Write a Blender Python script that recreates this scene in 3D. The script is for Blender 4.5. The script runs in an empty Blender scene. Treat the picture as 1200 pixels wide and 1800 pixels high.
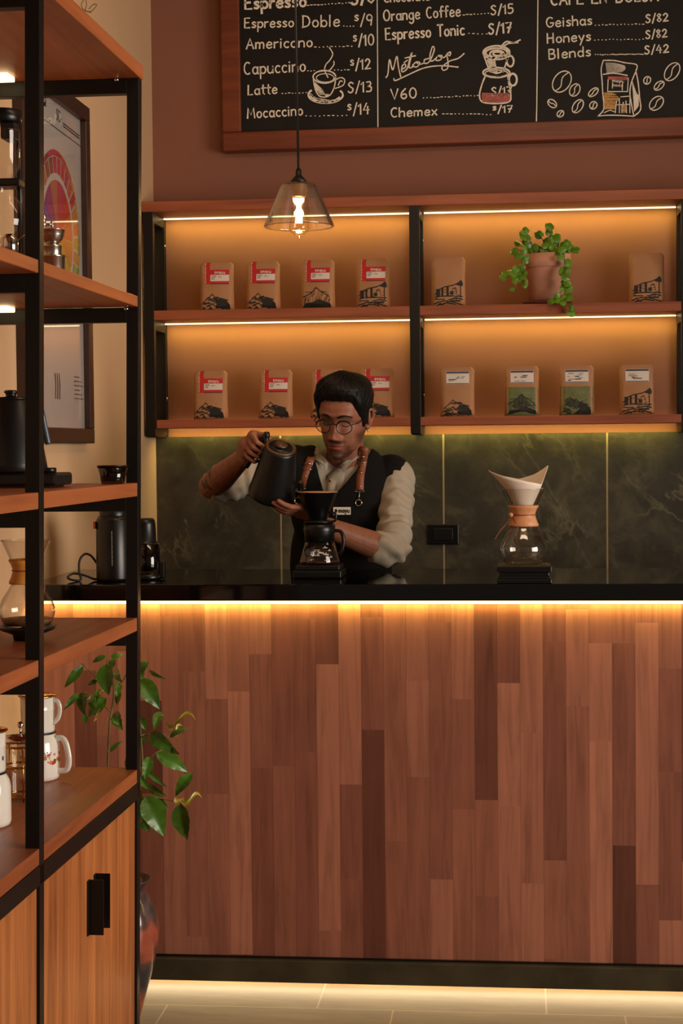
import bpy, bmesh, math, random
from mathutils import Vector, Matrix, noise as mnoise
from mathutils.bvhtree import BVHTree
random.seed(7)
S = bpy.context.scene
COL = S.collection
# ------------------------------------------------------------------ camera
FPX = 3007.0
YAW, PITCH, ROLL = math.radians(5.926), math.radians(2.223), math.radians(-0.552)
CAM = Vector((0, 0, 1.48))
_f = Vector((-math.sin(YAW) * math.cos(PITCH), math.cos(YAW) * math.cos(PITCH), -math.sin(PITCH)))
_r = Vector((math.cos(YAW), math.sin(YAW), 0))
_u = _r.cross(_f)
CR = math.cos(ROLL) * _r + math.sin(ROLL) * _u
CU = -math.sin(ROLL) * _r + math.cos(ROLL) * _u
cam_d = bpy.data.cameras.new('camera')
cam = bpy.data.objects.new('camera', cam_d)
COL.objects.link(cam)
m = Matrix.Identity(4)
for i in range(3):
    m[i][0], m[i][1], m[i][2], m[i][3] = CR[i], CU[i], -_f[i], CAM[i]
cam.matrix_world = m
cam_d.sensor_fit = 'VERTICAL'
cam_d.sensor_height = 36
cam_d.lens = FPX / 1800 * 36
cam_d.clip_start = 0.05
S.camera = cam
# ------------------------------------------------------------------ world, light, exposure
S.view_settings.view_transform = 'Standard'
S.view_settings.look = 'None'
S.view_settings.gamma = 1
S.view_settings.exposure = 0.0
S.cycles.use_denoising = True
S.cycles.max_bounces = 10
S.cycles.transparent_max_bounces = 16
S.cycles.sample_clamp_indirect = 4.0
S.cycles.caustics_reflective = False
S.cycles.caustics_refractive = False
w = bpy.data.worlds.new('world')
S.world = w
w.use_nodes = True
w.node_tree.nodes['Background'].inputs[0].default_value = (1.0, 0.84, 0.70, 1)
w.node_tree.nodes['Background'].inputs[1].default_value = 0.10


def area(name, loc, target, sx, sy, power, color):
    d = bpy.data.lights.new(name, 'AREA')
    d.shape = 'RECTANGLE'
    d.size, d.size_y, d.energy, d.color = sx, sy, power, color
    o = bpy.data.objects.new(name, d)
    COL.objects.link(o)
    o.location = loc
    o.rotation_euler = (Vector(target) - Vector(loc)).to_track_quat('-Z', 'Y').to_euler()
    return o


# daylight through the shop window behind and to the right of the camera
area('window_daylight', (3.8, 1.9, 1.5), (-1.1, 4.0, 1.1), 2.6, 2.2, 70, (1.0, 0.87, 0.74)).data.spread = math.radians(100)
# warm fill light added below the ceiling to brighten the chalkboard wall
area('chalkboard_fill_light', (0.1, 3.3, 3.22), (0.1, 6.2, 2.4), 1.4, 0.5, 17, (1.0, 0.76, 0.52))


# ------------------------------------------------------------------ helpers
def P(px, py, Y=None, Z=None, X=None):
    """world point where the sight line of a photo point meets a plane of the room"""
    d = _f + CR * ((px - 600) / FPX) - CU * ((py - 900) / FPX)
    t = Y / d.y if Y is not None else ((Z - CAM.z) / d.z if Z is not None else X / d.x)
    return CAM + d * t


def lin(c):
    return tuple(((v / 255) / 12.92 if v / 255 <= 0.04045 else ((v / 255 + 0.055) / 1.055) ** 2.4) for v in c)


def link(o, parent=None):
    COL.objects.link(o)
    if parent is not None:
        o.parent = parent
        if parent.type == 'EMPTY':
            o.matrix_parent_inverse = Matrix.Translation(-parent.location)
    return o


def tag(o, label=None, cat=None, group=None, kind=None):
    if label: o['label'] = label
    if cat: o['category'] = cat
    if group: o['group'] = group
    if kind: o['kind'] = kind
    return o


def thing(name, loc, label, cat, group=None):
    o = bpy.data.objects.new(name, None)
    o.empty_display_size = 0.05
    o.location = loc
    COL.objects.link(o)
    return tag(o, label, cat, group)


class MB:
    """collects shapes into one mesh"""
    def __init__(s):
        s.v, s.f, s.mi, s.sm = [], [], [], []
        s.cur = 0
        s.smooth = False

    def add(s, vs, fs, smooth=None):
        b = len(s.v)
        s.v += [tuple(p) for p in vs]
        s.f += [tuple(i + b for i in f) for f in fs]
        s.mi += [s.cur] * len(fs)
        s.sm += [s.smooth if smooth is None else smooth] * len(fs)
        return s

    def box(s, x0, x1, y0, y1, z0, z1):
        v = [(x, y, z) for x in (x0, x1) for y in (y0, y1) for z in (z0, z1)]
        return s.add(v, [(0, 1, 3, 2), (4, 6, 7, 5), (0, 4, 5, 1), (2, 3, 7, 6), (0, 2, 6, 4), (1, 5, 7, 3)], False)

    def hull(s, a, b):
        """prism between two matching polygons"""
        n = len(a)
        fs = [tuple(range(n - 1, -1, -1)), tuple(range(n, 2 * n))]
        fs += [(i, (i + 1) % n, n + (i + 1) % n, n + i) for i in range(n)]
        return s.add(list(a) + list(b), fs, False)

    def tube(s, pts, r, n=8, closed=False, flat=None):
        pts = [Vector(p) for p in pts]
        k = len(pts)
        rs = r if isinstance(r, (list, tuple)) else [r] * k
        vs, fs = [], []
        up = None
        for i, p in enumerate(pts):
            a = pts[(i - 1) % k] if (closed or i > 0) else p
            b = pts[(i + 1) % k] if (closed or i < k - 1) else p
            t = (b - a).normalized()
            if up is None:
                up = Vector((0, 0, 1)) if abs(t.z) < 0.9 else Vector((1, 0, 0))
            e = t.cross(up)
            if e.length < 1e-6: e = t.orthogonal()
            e.normalize()
            up = e.cross(t).normalized()
            for j in range(n):
                q = 2 * math.pi * j / n
                c, d = math.cos(q) * rs[i], math.sin(q) * rs[i]
                if flat: d *= flat
                vs.append(p + e * c + up * d)
        for i in range(k if closed else k - 1):
            for j in range(n):
                a, b = i * n + j, i * n + (j + 1) % n
                c, d = ((i + 1) % k) * n + (j + 1) % n, ((i + 1) % k) * n + j
                fs.append((a, b, c, d))
        if not closed:
            fs.append(tuple(range(n - 1, -1, -1)))
            fs.append(tuple((k - 1) * n + j for j in range(n)))
        return s.add(vs, fs, True)

    def lathe(s, prof, loc=(0, 0, 0), rot=None, n=40, a0=0, a1=2 * math.pi, sx=1, sy=1):
        full = abs(a1 - a0 - 2 * math.pi) < 1e-6
        mm = n if full else n + 1
        loc = Vector(loc)
        vs, fs = [], []
        for (r, z) in prof:
            for j in range(mm):
                q = a0 + (a1 - a0) * j / n
                p = Vector((r * math.cos(q) * sx, r * math.sin(q) * sy, z))
                if rot is not None: p = rot @ p
                vs.append(p + loc)
        for i in range(len(prof) - 1):
            for j in range(n):
                a, b = i * mm + j, i * mm + (j + 1) % mm
                fs.append((a, b, b + mm, a + mm))
        return s.add(vs, fs, True)

    def ball(s, c, r, n=16, rot=None):
        rr = r if isinstance(r, (tuple, list)) else (r, r, r)
        k = n // 2
        prof = [(math.sin(math.pi * i / k), -math.cos(math.pi * i / k)) for i in range(k + 1)]
        mm = Matrix.Diagonal(rr)
        if rot is not None: mm = rot @ mm
        return s.lathe(prof, c, mm, n)

    def capsule(s, a, b, ra, rb, n=20):
        a, b = Vector(a), Vector(b)
        d = b - a
        L = d.length
        q = Vector((0, 0, 1)).rotation_difference(d.normalized()).to_matrix() if L > 1e-6 else Matrix.Identity(3)
        k = 6
        prof = [(ra * math.sin(math.pi / 2 * i / k) + 1e-5, -ra * math.cos(math.pi / 2 * i / k)) for i in range(k + 1)]
        prof += [(rb * math.cos(math.pi / 2 * i / k) + 1e-5, L + rb * math.sin(math.pi / 2 * i / k)) for i in range(k + 1)]
        return s.lathe(prof, a, q, n)

    def grid(s, rows, closed_u=False, smooth=True):
        h, w_ = len(rows), len(rows[0])
        vs = [p for r in rows for p in r]
        fs = []
        for i in range(h - 1):
            for j in range(w_ if closed_u else w_ - 1):
                fs.append((i * w_ + j, i * w_ + (j + 1) % w_, (i + 1) * w_ + (j + 1) % w_, (i + 1) * w_ + j))
        return s.add(vs, fs, smooth)

    def mesh(s, name):
        me = bpy.data.meshes.new(name)
        me.from_pydata(s.v, [], s.f)
        me.polygons.foreach_set('material_index', s.mi)
        me.polygons.foreach_set('use_smooth', s.sm)
        me.update()
        return me

    def build(s, name, mat, parent=None, bevel=0, fix=True, seg=2):
        me = s.mesh(name)
        if fix:
            b = bmesh.new()
            b.from_mesh(me)
            bmesh.ops.remove_doubles(b, verts=b.verts, dist=1e-6)
            bmesh.ops.recalc_face_normals(b, faces=b.faces)
            b.to_mesh(me)
            b.free()
        for mt in (mat if isinstance(mat, (list, tuple)) else [mat]):
            me.materials.append(mt)
        o = bpy.data.objects.new(name, me)
        link(o, parent)
        if bevel:
            md = o.modifiers.new('bevel', 'BEVEL')
            md.width, md.segments, md.limit_method = bevel, seg, 'ANGLE'
        return o


def spline(pts, n=6, closed=False):
    pts = [Vector(p) for p in pts]
    k = len(pts)
    out = []
    for i in range(k if closed else k - 1):
        p0 = pts[(i - 1) % k] if (closed or i > 0) else pts[i]
        p1, p2 = pts[i], pts[(i + 1) % k]
        p3 = pts[(i + 2) % k] if (closed or i + 2 < k) else p2
        for j in range(n):
            t = j / n
            out.append(0.5 * ((2 * p1) + (p2 - p0) * t + (2 * p0 - 5 * p1 + 4 * p2 - p3) * t * t + (3 * p1 - p0 - 3 * p2 + p3) * t ** 3))
    if not closed: out.append(pts[-1])
    return out


def union(prims, voxel, smooth=4):
    """one continuous mesh round overlapping shapes"""
    me = prims.mesh('tmp')
    o = bpy.data.objects.new('tmp', me)
    COL.objects.link(o)
    md = o.modifiers.new('r', 'REMESH')
    md.mode, md.voxel_size, md.use_smooth_shade = 'VOXEL', voxel, True
    if smooth:
        sm = o.modifiers.new('s', 'SMOOTH')
        sm.factor, sm.iterations = 0.5, smooth
    dg = bpy.context.evaluated_depsgraph_get()
    res = bpy.data.meshes.new_from_object(o.evaluated_get(dg))
    bpy.data.objects.remove(o)
    bpy.data.meshes.remove(me)
    for p in res.polygons: p.use_smooth = True
    return res


# ------------------------------------------------------------------ materials
class NT:
    def __init__(s, name):
        s.m = bpy.data.materials.new(name)
        s.m.use_nodes = True
        s.t = s.m.node_tree
        s.b = s.t.nodes['Principled BSDF']
        s.out = s.t.nodes['Material Output']

    def n(s, typ, **kw):
        nd = s.t.nodes.new(typ)
        for k, v in kw.items():
            setattr(nd, k, v)
        return nd

    def l(s, a, b): s.t.links.new(a, b)

    def math(s, op, a, b=None):
        nd = s.n('ShaderNodeMath', operation=op)
        for i, v in enumerate((a, b)):
            if v is None: continue
            if isinstance(v, (int, float)): nd.inputs[i].default_value = v
            else: s.l(v, nd.inputs[i])
        return nd.outputs[0]

    def mix(s, fac, a, b, blend='MIX'):
        nd = s.n('ShaderNodeMix', data_type='RGBA', blend_type=blend)
        for sock, v in ((nd.inputs[0], fac), (nd.inputs[6], a), (nd.inputs[7], b)):
            if isinstance(v, (int, float)): sock.default_value = v
            elif isinstance(v, tuple): sock.default_value = (*v[:3], 1)
            else: s.l(v, sock)
        return nd.outputs[2]

    def ramp(s, fac, stops):
        nd = s.n('ShaderNodeValToRGB')
        e = nd.color_ramp.elements
        while len(e) < len(stops): e.new(0.5)
        for i, (p, c) in enumerate(stops):
            e[i].position = p
            e[i].color = (*c[:3], 1)
        s.l(fac, nd.inputs[0])
        return nd.outputs[0]

    def coords(s, scale=(1, 1, 1), rot=(0, 0, 0)):
        tc = s.n('ShaderNodeTexCoord')
        mp = s.n('ShaderNodeMapping')
        mp.inputs['Scale'].default_value = scale
        mp.inputs['Rotation'].default_value = rot
        s.l(tc.outputs['Object'], mp.inputs[0])
        return mp.outputs[0]

    def noise(s, vec, scale, detail=4, rough=0.55, dist=0):
        nd = s.n('ShaderNodeTexNoise')
        nd.inputs['Scale'].default_value = scale
        nd.inputs['Detail'].default_value = detail
        nd.inputs['Roughness'].default_value = rough
        nd.inputs['Distortion'].default_value = dist
        s.l(vec, nd.inputs['Vector'])
        return nd.outputs[0]

    def bump(s, h, strength=0.2, dist=0.002):
        nd = s.n('ShaderNodeBump')
        nd.inputs['Strength'].default_value = strength
        nd.inputs['Distance'].default_value = dist
        s.l(h, nd.inputs['Height'])
        s.l(nd.outputs[0], s.b.inputs['Normal'])


def plain(name, rgb, rough=0.5, metal=0, spec=None, var=0, vscale=20, emit=None, coat=0, bump=0):
    t = NT(name)
    c = lin(rgb)
    t.b.inputs['Base Color'].default_value = (*c, 1)
    t.b.inputs['Roughness'].default_value = rough
    t.b.inputs['Metallic'].default_value = metal
    if spec is not None: t.b.inputs['Specular IOR Level'].default_value = spec
    if coat:
        t.b.inputs['Coat Weight'].default_value = coat
        t.b.inputs['Coat Roughness'].default_value = 0.08
    if var or bump:
        nz = t.noise(t.coords(), vscale, 5)
        if var:
            t.l(t.ramp(nz, [(0.3, tuple(v * (1 - var) for v in c)), (0.7, tuple(min(1, v * (1 + var)) for v in c))]), t.b.inputs['Base Color'])
        if bump: t.bump(nz, bump, 0.003)
    if emit:
        t.b.inputs['Emission Color'].default_value = (*emit[:3], 1)
        t.b.inputs['Emission Strength'].default_value = emit[3]
    return t.m


def wood(name, c0, c1, axis='x', rough=0.45, scale=1.0, spec=0.4):
    """solid timber with grain along one axis"""
    t = NT(name)
    st = {'x': (1.2, 22, 22), 'y': (22, 1.2, 22), 'z': (22, 22, 1.2)}[axis]
    v = t.coords(tuple(a * scale for a in st))
    a = t.noise(v, 1.0, 6, 0.6, 0.6)
    b = t.noise(t.coords(tuple(a_ * scale * 4 for a_ in st)), 1.0, 4, 0.6)
    big = t.noise(t.coords((2.2, 2.2, 2.2)), 1.0, 2)
    f = t.math('ADD', t.math('MULTIPLY', a, 0.6), t.math('ADD', t.math('MULTIPLY', b, 0.22), t.math('MULTIPLY', big, 0.25)))
    col = t.ramp(f, [(0.36, lin(c0)), (0.52, tuple((p + q) / 2 for p, q in zip(lin(c0), lin(c1)))), (0.7, lin(c1))])
    t.l(col, t.b.inputs['Base Color'])
    t.b.inputs['Roughness'].default_value = rough
    t.b.inputs['Specular IOR Level'].default_value = spec
    t.bump(f, 0.12, 0.002)
    return t.m


def stave_panel(name, wdt, length, cols):
    """vertical glued staves of random length, each its own tone"""
    t = NT(name)
    tc = t.n('ShaderNodeTexCoord')
    sp = t.n('ShaderNodeSeparateXYZ')
    t.l(tc.outputs['Object'], sp.inputs[0])
    xs = t.math('DIVIDE', sp.outputs[0], wdt)
    c = t.math('FLOOR', xs)
    wn = t.n('ShaderNodeTexWhiteNoise', noise_dimensions='1D')
    t.l(c, wn.inputs['W'])
    zs = t.math('ADD', t.math('DIVIDE', sp.outputs[2], length), t.math('MULTIPLY', wn.outputs[0], 7.3))
    zs = t.math('ADD', zs, t.math('MULTIPLY', t.math('SINE', t.math('ADD', t.math('MULTIPLY', zs, 2.6), t.math('MULTIPLY', c, 1.7))), 0.34))
    r = t.math('FLOOR', zs)
    cb = t.n('ShaderNodeCombineXYZ')
    t.l(c, cb.inputs[0]); t.l(r, cb.inputs[1])
    w2 = t.n('ShaderNodeTexWhiteNoise', noise_dimensions='3D')
    t.l(cb.outputs[0], w2.inputs['Vector'])
    tone = t.ramp(w2.outputs[0], [(0.0, lin(cols[0])), (0.18, lin(cols[1])), (0.62, lin(cols[2])), (1.0, lin(cols[3]))])
    # grain: shifted per stave
    ad = t.n('ShaderNodeVectorMath', operation='MULTIPLY_ADD')
    t.l(w2.outputs['Color'], ad.inputs[0])
    ad.inputs[1].default_value = (3, 3, 9)
    t.l(tc.outputs['Object'], ad.inputs[2])
    mp = t.n('ShaderNodeMapping')
    mp.inputs['Scale'].default_value = (38, 38, 2.0)
    t.l(ad.outputs[0], mp.inputs[0])
    g = t.noise(mp.outputs[0], 1.0, 6, 0.62, 1.2)
    mp2 = t.n('ShaderNodeMapping')
    mp2.inputs['Scale'].default_value = (14, 14, 5.0)
    t.l(ad.outputs[0], mp2.inputs[0])
    g2 = t.noise(mp2.outputs[0], 1.0, 3, 0.5, 0.5)
    gm = t.ramp(t.math('ADD', t.math('MULTIPLY', g, 0.7), t.math('MULTIPLY', g2, 0.3)), [(0.3, (0.66, 0.62, 0.60)), (0.5, (1, 1, 1)), (0.72, (1.28, 1.24, 1.2))])
    col = t.mix(1.0, tone, gm, 'MULTIPLY')
    # glue lines
    fx = t.math('FRACT', xs)
    ex = t.math('LESS_THAN', t.math('MINIMUM', fx, t.math('SUBTRACT', 1.0, fx)), 0.014)
    e = ex
    col = t.mix(t.math('MULTIPLY', e, 0.25), col, lin((52, 26, 18)))
    t.l(col, t.b.inputs['Base Color'])
    t.b.inputs['Roughness'].default_value = 0.48
    t.b.inputs['Specular IOR Level'].default_value = 0.35
    t.bump(g, 0.06, 0.001)
    return t.m


def slate(name):
    t = NT(name)
    v = t.coords((1, 1, 1), (0, 0.75, 0))
    big = t.noise(v, 1.5, 7, 0.6, 1.4)
    fine = t.noise(v, 10, 8, 0.68, 0.6)
    base = t.ramp(t.math('ADD', t.math('MULTIPLY', big, 0.6), t.math('MULTIPLY', fine, 0.4)), [(0.36, lin((36, 34, 27))), (0.5, lin((60, 56, 45))), (0.66, lin((98, 92, 74)))])
    def vein(sc, dist, w0, dens, seed):
        mp = t.n('ShaderNodeMapping')
        mp.inputs['Location'].default_value = (seed, seed * 2, seed)
        mp.inputs['Scale'].default_value = (1, 1, 0.55)
        t.l(v, mp.inputs[0])
        n = t.noise(mp.outputs[0], sc, 9, 0.6, dist)
        d = t.math('ABSOLUTE', t.math('SUBTRACT', n, 0.5))
        mr = t.n('ShaderNodeMapRange')
        mr.inputs[1].default_value, mr.inputs[2].default_value, mr.inputs[3].default_value, mr.inputs[4].default_value = 0, w0, 1, 0
        t.l(d, mr.inputs[0])
        mod = t.noise(mp.outputs[0], 3.1, 3)
        m2 = t.n('ShaderNodeMapRange')
        m2.inputs[1].default_value, m2.inputs[2].default_value = 0.48, 0.66
        t.l(mod, m2.inputs[0])
        return t.math('MULTIPLY', t.math('MULTIPLY', mr.outputs[0], m2.outputs[0]), dens)
    col = t.mix(vein(1.7, 0.8, 0.016, 0.55, 3.0), base, lin((150, 142, 112)))
    col = t.mix(vein(3.3, 0.5, 0.020, 0.35, 9.0), col, lin((140, 132, 104)))
    col = t.mix(vein(1.5, 0.6, 0.014, 0.8, 17.0), col, lin((22, 22, 18)))
    t.l(col, t.b.inputs['Base Color'])
    t.b.inputs['Roughness'].default_value = 0.42
    t.bump(fine, 0.15, 0.002)
    return t.m


def thin_glass(name, tint=(1, 1, 1), edge=0.25, refl=1.0, dens=0.0, rough=0.02):
    """thin clear glass: see-through face on, mirror-like and darker at grazing angles"""
    t = NT(name)
    t.t.nodes.remove(t.b)
    tr = t.n('ShaderNodeBsdfTransparent')
    gl = t.n('ShaderNodeBsdfGlossy')
    gl.inputs['Roughness'].default_value = rough
    lw = t.n('ShaderNodeLayerWeight')
    lw.inputs['Blend'].default_value = 0.35
    col = t.mix(t.math('POWER', lw.outputs['Facing'], 2.5), tuple(c * (1 - dens) for c in tint), tuple(c * (1 - dens) * edge for c in tint))
    t.l(col, tr.inputs[0])
    lf = t.n('ShaderNodeLayerWeight')
    lf.inputs['Blend'].default_value = 0.5
    fr = t.math('ADD', 0.045, t.math('MULTIPLY', t.math('POWER', lf.outputs['Facing'], 4.5), 0.8))
    mx = t.n('ShaderNodeMixShader')
    t.l(t.math('MINIMUM', t.math('MULTIPLY', fr, refl), 1.0), mx.inputs[0])
    t.l(tr.outputs[0], mx.inputs[1]); t.l(gl.outputs[0], mx.inputs[2])
    t.l(mx.outputs[0], t.out.inputs[0])
    return t.m


def emitter(name, rgb, strength):
    t = NT(name)
    t.t.nodes.remove(t.b)
    e = t.n('ShaderNodeEmission')
    e.inputs[0].default_value = (*rgb, 1)
    e.inputs[1].default_value = strength
    t.l(e.outputs[0], t.out.inputs[0])
    return t.m


def tiles(name, size, ox, oy, axes, c0, c1, joint, rough):
    t = NT(name)
    tc = t.n('ShaderNodeTexCoord')
    sp = t.n('ShaderNodeSeparateXYZ')
    t.l(tc.outputs['Object'], sp.inputs[0])
    a = t.math('DIVIDE', t.math('SUBTRACT', sp.outputs[axes[0]], ox), size)
    b = t.math('DIVIDE', t.math('SUBTRACT', sp.outputs[axes[1]], oy), size)
    row = t.math('FLOOR', b)
    a = t.math('ADD', a, t.math('MULTIPLY', row, 0.335))
    fa, fb = t.math('FRACT', a), t.math('FRACT', b)
    e = t.math('MINIMUM', t.math('MINIMUM', fa, t.math('SUBTRACT', 1.0, fa)), t.math('MINIMUM', fb, t.math('SUBTRACT', 1.0, fb)))
    j = t.math('LESS_THAN', e, 0.0035)
    nz = t.noise(t.coords((2, 9, 1)), 2.0, 6, 0.6, 0.4)
    col = t.ramp(nz, [(0.3, lin(c0)), (0.7, lin(c1))])
    t.l(t.mix(j, col, lin(joint)), t.b.inputs['Base Color'])
    t.b.inputs['Roughness'].default_value = rough
    return t.m


LEDC = (1.0, 0.80, 0.17)
M = dict(
    wall=plain('terracotta_paint', (140, 92, 72), 0.85, var=0.05, vscale=3),
    wall_tan=plain('tan_paint', (214, 176, 136), 0.85, var=0.03, vscale=2),
    ceiling=plain('ceiling_paint', (190, 160, 130), 0.9, var=0.03),
    panel=stave_panel('stave_wood', 0.0605, 0.46, [(92, 52, 40), (126, 76, 60), (142, 89, 70), (168, 110, 87)]),
    shelfwood=wood('reddish_shelf_wood', (118, 58, 38), (178, 100, 66), 'x'),
    unitwood=wood('orange_shelf_wood', (122, 62, 36), (186, 108, 62), 'y', 0.4, 0.7),
    doorwood=wood('pine_door_wood', (124, 66, 34), (206, 130, 72), 'z', 0.45, 0.9),
    framewood=wood('mahogany_frame', (96, 42, 22), (140, 70, 40), 'x', 0.4),
    blackmetal=plain('black_powder_coat', (12, 10, 9), 0.42, 0, 0.35, var=0.1),
    granite=plain('black_granite', (9, 8, 8), 0.06, 0, 0.6, var=0.3, vscale=200),
    slate=slate('green_slate'),
    stoneband=plain('dark_stone_band', (58, 54, 40), 0.25, 0, 0.5, var=0.35, vscale=9),
    joint=plain('tile_joint', (170, 150, 110), 0.7, var=0.05),
    floor=tiles('beige_floor_tile', 0.6, -0.5362, 4.418, (0, 1), (122, 100, 76), (152, 128, 98), (186, 162, 128), 0.4),
    chalkboard=plain('chalkboard_black', (20, 17, 15), 0.55, 0, 0.3, var=0.25, vscale=6),
    chalk=plain('white_chalk', (250, 236, 218), 0.95, var=0.12, vscale=150),
    chalkpink=plain('pink_chalk', (190, 110, 100), 0.95, var=0.25, vscale=120),
    chalkyellow=plain('yellow_chalk', (206, 160, 96), 0.95, var=0.25, vscale=120),
    ledwarm=emitter('warm_led', (1.0, 0.74, 0.36), 3.2),
    ledcount=emitter('amber_led', (1.0, 0.72, 0.30), 4),
    filament=emitter('bulb_filament', (1.0, 0.66, 0.26), 90),
    glass=thin_glass('clear_glass', (0.985, 0.98, 0.965), 0.62, 1.4),
    shadeglass=thin_glass('pendant_glass', (0.99, 0.985, 0.98), 0.82, 3.0, 0.0, 0.06),
    bulbglass=thin_glass('bulb_glass', (1.0, 0.95, 0.85), 0.8, 1.2),
    smoke=thin_glass('smoked_glass', (0.30, 0.26, 0.24), 0.3, 1.6),
    posterglass=thin_glass('poster_glazing', (0.98, 0.98, 0.98), 0.8, 1.0),
    kraft=plain('kraft_paper', (176, 126, 86), 0.6, var=0.07, vscale=14, bump=0.35),
    red=plain('red_label', (196, 34, 40), 0.5, var=0.05),
    white=plain('white_label', (226, 214, 204), 0.55, var=0.03),
    ink=plain('black_ink', (26, 24, 20), 0.6, var=0.2, vscale=60),
    darkgreen=plain('dark_olive_print', (52, 56, 34), 0.6, var=0.35, vscale=70),
    greenink=plain('olive_print', (104, 112, 66), 0.6, var=0.2, vscale=40),
    blueink=plain('slate_blue_print', (70, 76, 96), 0.6, var=0.05),
    terracotta=plain('pale_terracotta', (206, 148, 122), 0.8, var=0.1, vscale=12),
    saucer=plain('dark_terracotta', (96, 40, 30), 0.6, var=0.1),
    soil=plain('potting_soil', (40, 26, 18), 0.95, var=0.3, vscale=80, bump=0.6),
    leaf=plain('ivy_leaf', (92, 136, 30), 0.35, 0, 0.5, var=0.45, vscale=16),
    coffeeleaf=plain('coffee_leaf', (70, 112, 28), 0.36, 0, 0.6, var=0.5, vscale=14),
    youngleaf=plain('young_yellow_leaf', (168, 158, 40), 0.3, 0, 0.5, var=0.35, vscale=30),
    stem=plain('plant_stem', (110, 92, 52), 0.6, var=0.2),
    clay=None,
    steel=plain('brushed_steel', (206, 200, 192), 0.22, 1.0, var=0.08),
    chrome=plain('chrome', (214, 206, 196), 0.10, 1.0),
    brass=plain('gold_rim', (206, 150, 66), 0.2, 1.0),
    enamel=plain('white_enamel', (232, 228, 218), 0.15, 0, 0.6, coat=0.5, var=0.02),
    blackplastic=plain('black_plastic', (13, 12, 12), 0.32, 0, 0.45, var=0.1),
    blackmatte=plain('matte_black_steel', (15, 16, 17), 0.36, 0, 0.45, var=0.1),
    highlightgrey=plain('grey_blue_highlight', (92, 104, 116), 0.35, 0.6),
    cherrywood=wood('turned_collar_wood', (184, 122, 82), (222, 162, 116), 'z', 0.4, 1.5),
    orangecollar=wood('orange_collar_wood', (196, 120, 44), (236, 168, 80), 'z', 0.4, 1.5),
    leather=plain('brown_leather', (136, 76, 46), 0.5, var=0.15, vscale=60, bump=0.2),
    filterpaper=plain('white_filter_paper', (236, 222, 208), 0.9, var=0.02),
    brownpaper=plain('brown_filter_paper', (190, 140, 96), 0.9, var=0.05),
    coffee=plain('ground_coffee', (52, 30, 16), 0.95, var=0.4, vscale=200, bump=0.6),
    bean=plain('coffee_beans', (120, 84, 46), 0.5, var=0.5, vscale=90, bump=0.8),
    poster=plain('poster_paper', (222, 212, 206), 0.5, var=0.02),
    darkframe=plain('dark_walnut_frame', (52, 28, 20), 0.4, var=0.2),
    cable=plain('black_cable', (14, 13, 13), 0.5),
    copper=plain('bronze_lid', (96, 70, 48), 0.42, 0.5, var=0.05),
    hair=plain('black_hair', (13, 10, 9), 0.55, 0, 0.25, var=0.3, vscale=90),
    shirt=plain('beige_cotton', (166, 154, 136), 0.85, var=0.05, vscale=30, bump=0.25),
    apron=plain('black_apron_cloth', (20, 18, 17), 0.9, 0, 0.15, var=0.15, vscale=60, bump=0.15),
    trousers=plain('dark_trousers', (24, 24, 28), 0.9, var=0.1),
    lens=thin_glass('spectacle_lens', (0.97, 0.96, 0.95), 0.8, 0.8),
    spect=plain('dark_spectacle_frame', (18, 15, 13), 0.25, 0, 0.5),
)
def clay_mat():
    t = NT('burnished_clay')
    n1 = t.noise(t.coords((1, 1, 1)), 7, 4, 0.5, 0.8)
    col = t.ramp(n1, [(0.40, lin((46, 48, 54))), (0.50, lin((90, 62, 54))), (0.58, lin((158, 78, 58))), (0.7, lin((128, 62, 48)))])
    t.l(col, t.b.inputs['Base Color'])
    t.b.inputs['Roughness'].default_value = 0.16
    t.b.inputs['Coat Weight'].default_value = 0.4
    return t.m
M['clay'] = clay_mat()
def skin_mat():
    t = NT('skin')
    at = t.n('ShaderNodeAttribute', attribute_name='tint')
    nz = t.noise(t.coords(), 60, 4)
    c = t.ramp(nz, [(0.3, lin((142, 88, 66))), (0.7, lin((156, 102, 78)))])
    t.l(t.mix(1.0, c, at.outputs['Color'], 'MULTIPLY'), t.b.inputs['Base Color'])
    t.b.inputs['Roughness'].default_value = 0.5
    t.b.inputs['Specular IOR Level'].default_value = 0.35
    t.b.inputs['Subsurface Weight'].default_value = 0.08
    t.b.inputs['Subsurface Radius'].default_value = (0.008, 0.003, 0.001)
    return t.m
M['skin'] = skin_mat()

# ================================================================== the room
WX = -1.335      # left wall
WY = 6.25        # back wall
def struct(name, mb, mat, **k):
    return tag(mb.build(name, mat, None, **k), kind='structure')

struct('floor', MB().box(WX - 0.1, 4.2, -1.2, WY + 0.1, -0.1, 0), M['floor'])
struct('wall_back', MB().box(WX - 0.1, 4.2, WY, WY + 0.1, 0, 3.3), M['wall'])
struct('wall_left', MB().box(WX - 0.1, WX, -1.2, WY, 0, 3.3), M['wall_tan'])
struct('ceiling', MB().box(WX - 0.1, 4.2, -1.2, WY + 0.1, 3.3, 3.4), M['ceiling'])
# slate backsplash slabs behind the bar with thin joints
TZ = 1.518
mb = MB()
jx = [WX, -0.8705, -0.2722, 0.317, 0.917, 1.517, 2.117, 2.717]
for i in range(len(jx) - 1):
    mb.box(jx[i] + (0.0035 if i else 0), jx[i + 1] - 0.0035, WY - 0.016, WY, 0.0, TZ)
struct('trim_1', mb, M['slate'])
mb = MB()
for x in jx[1:]: mb.box(x - 0.0036, x + 0.0036, WY - 0.0145, WY, 0.0, TZ - 0.001)
struct('trim_2', mb, M['joint'])

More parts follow.
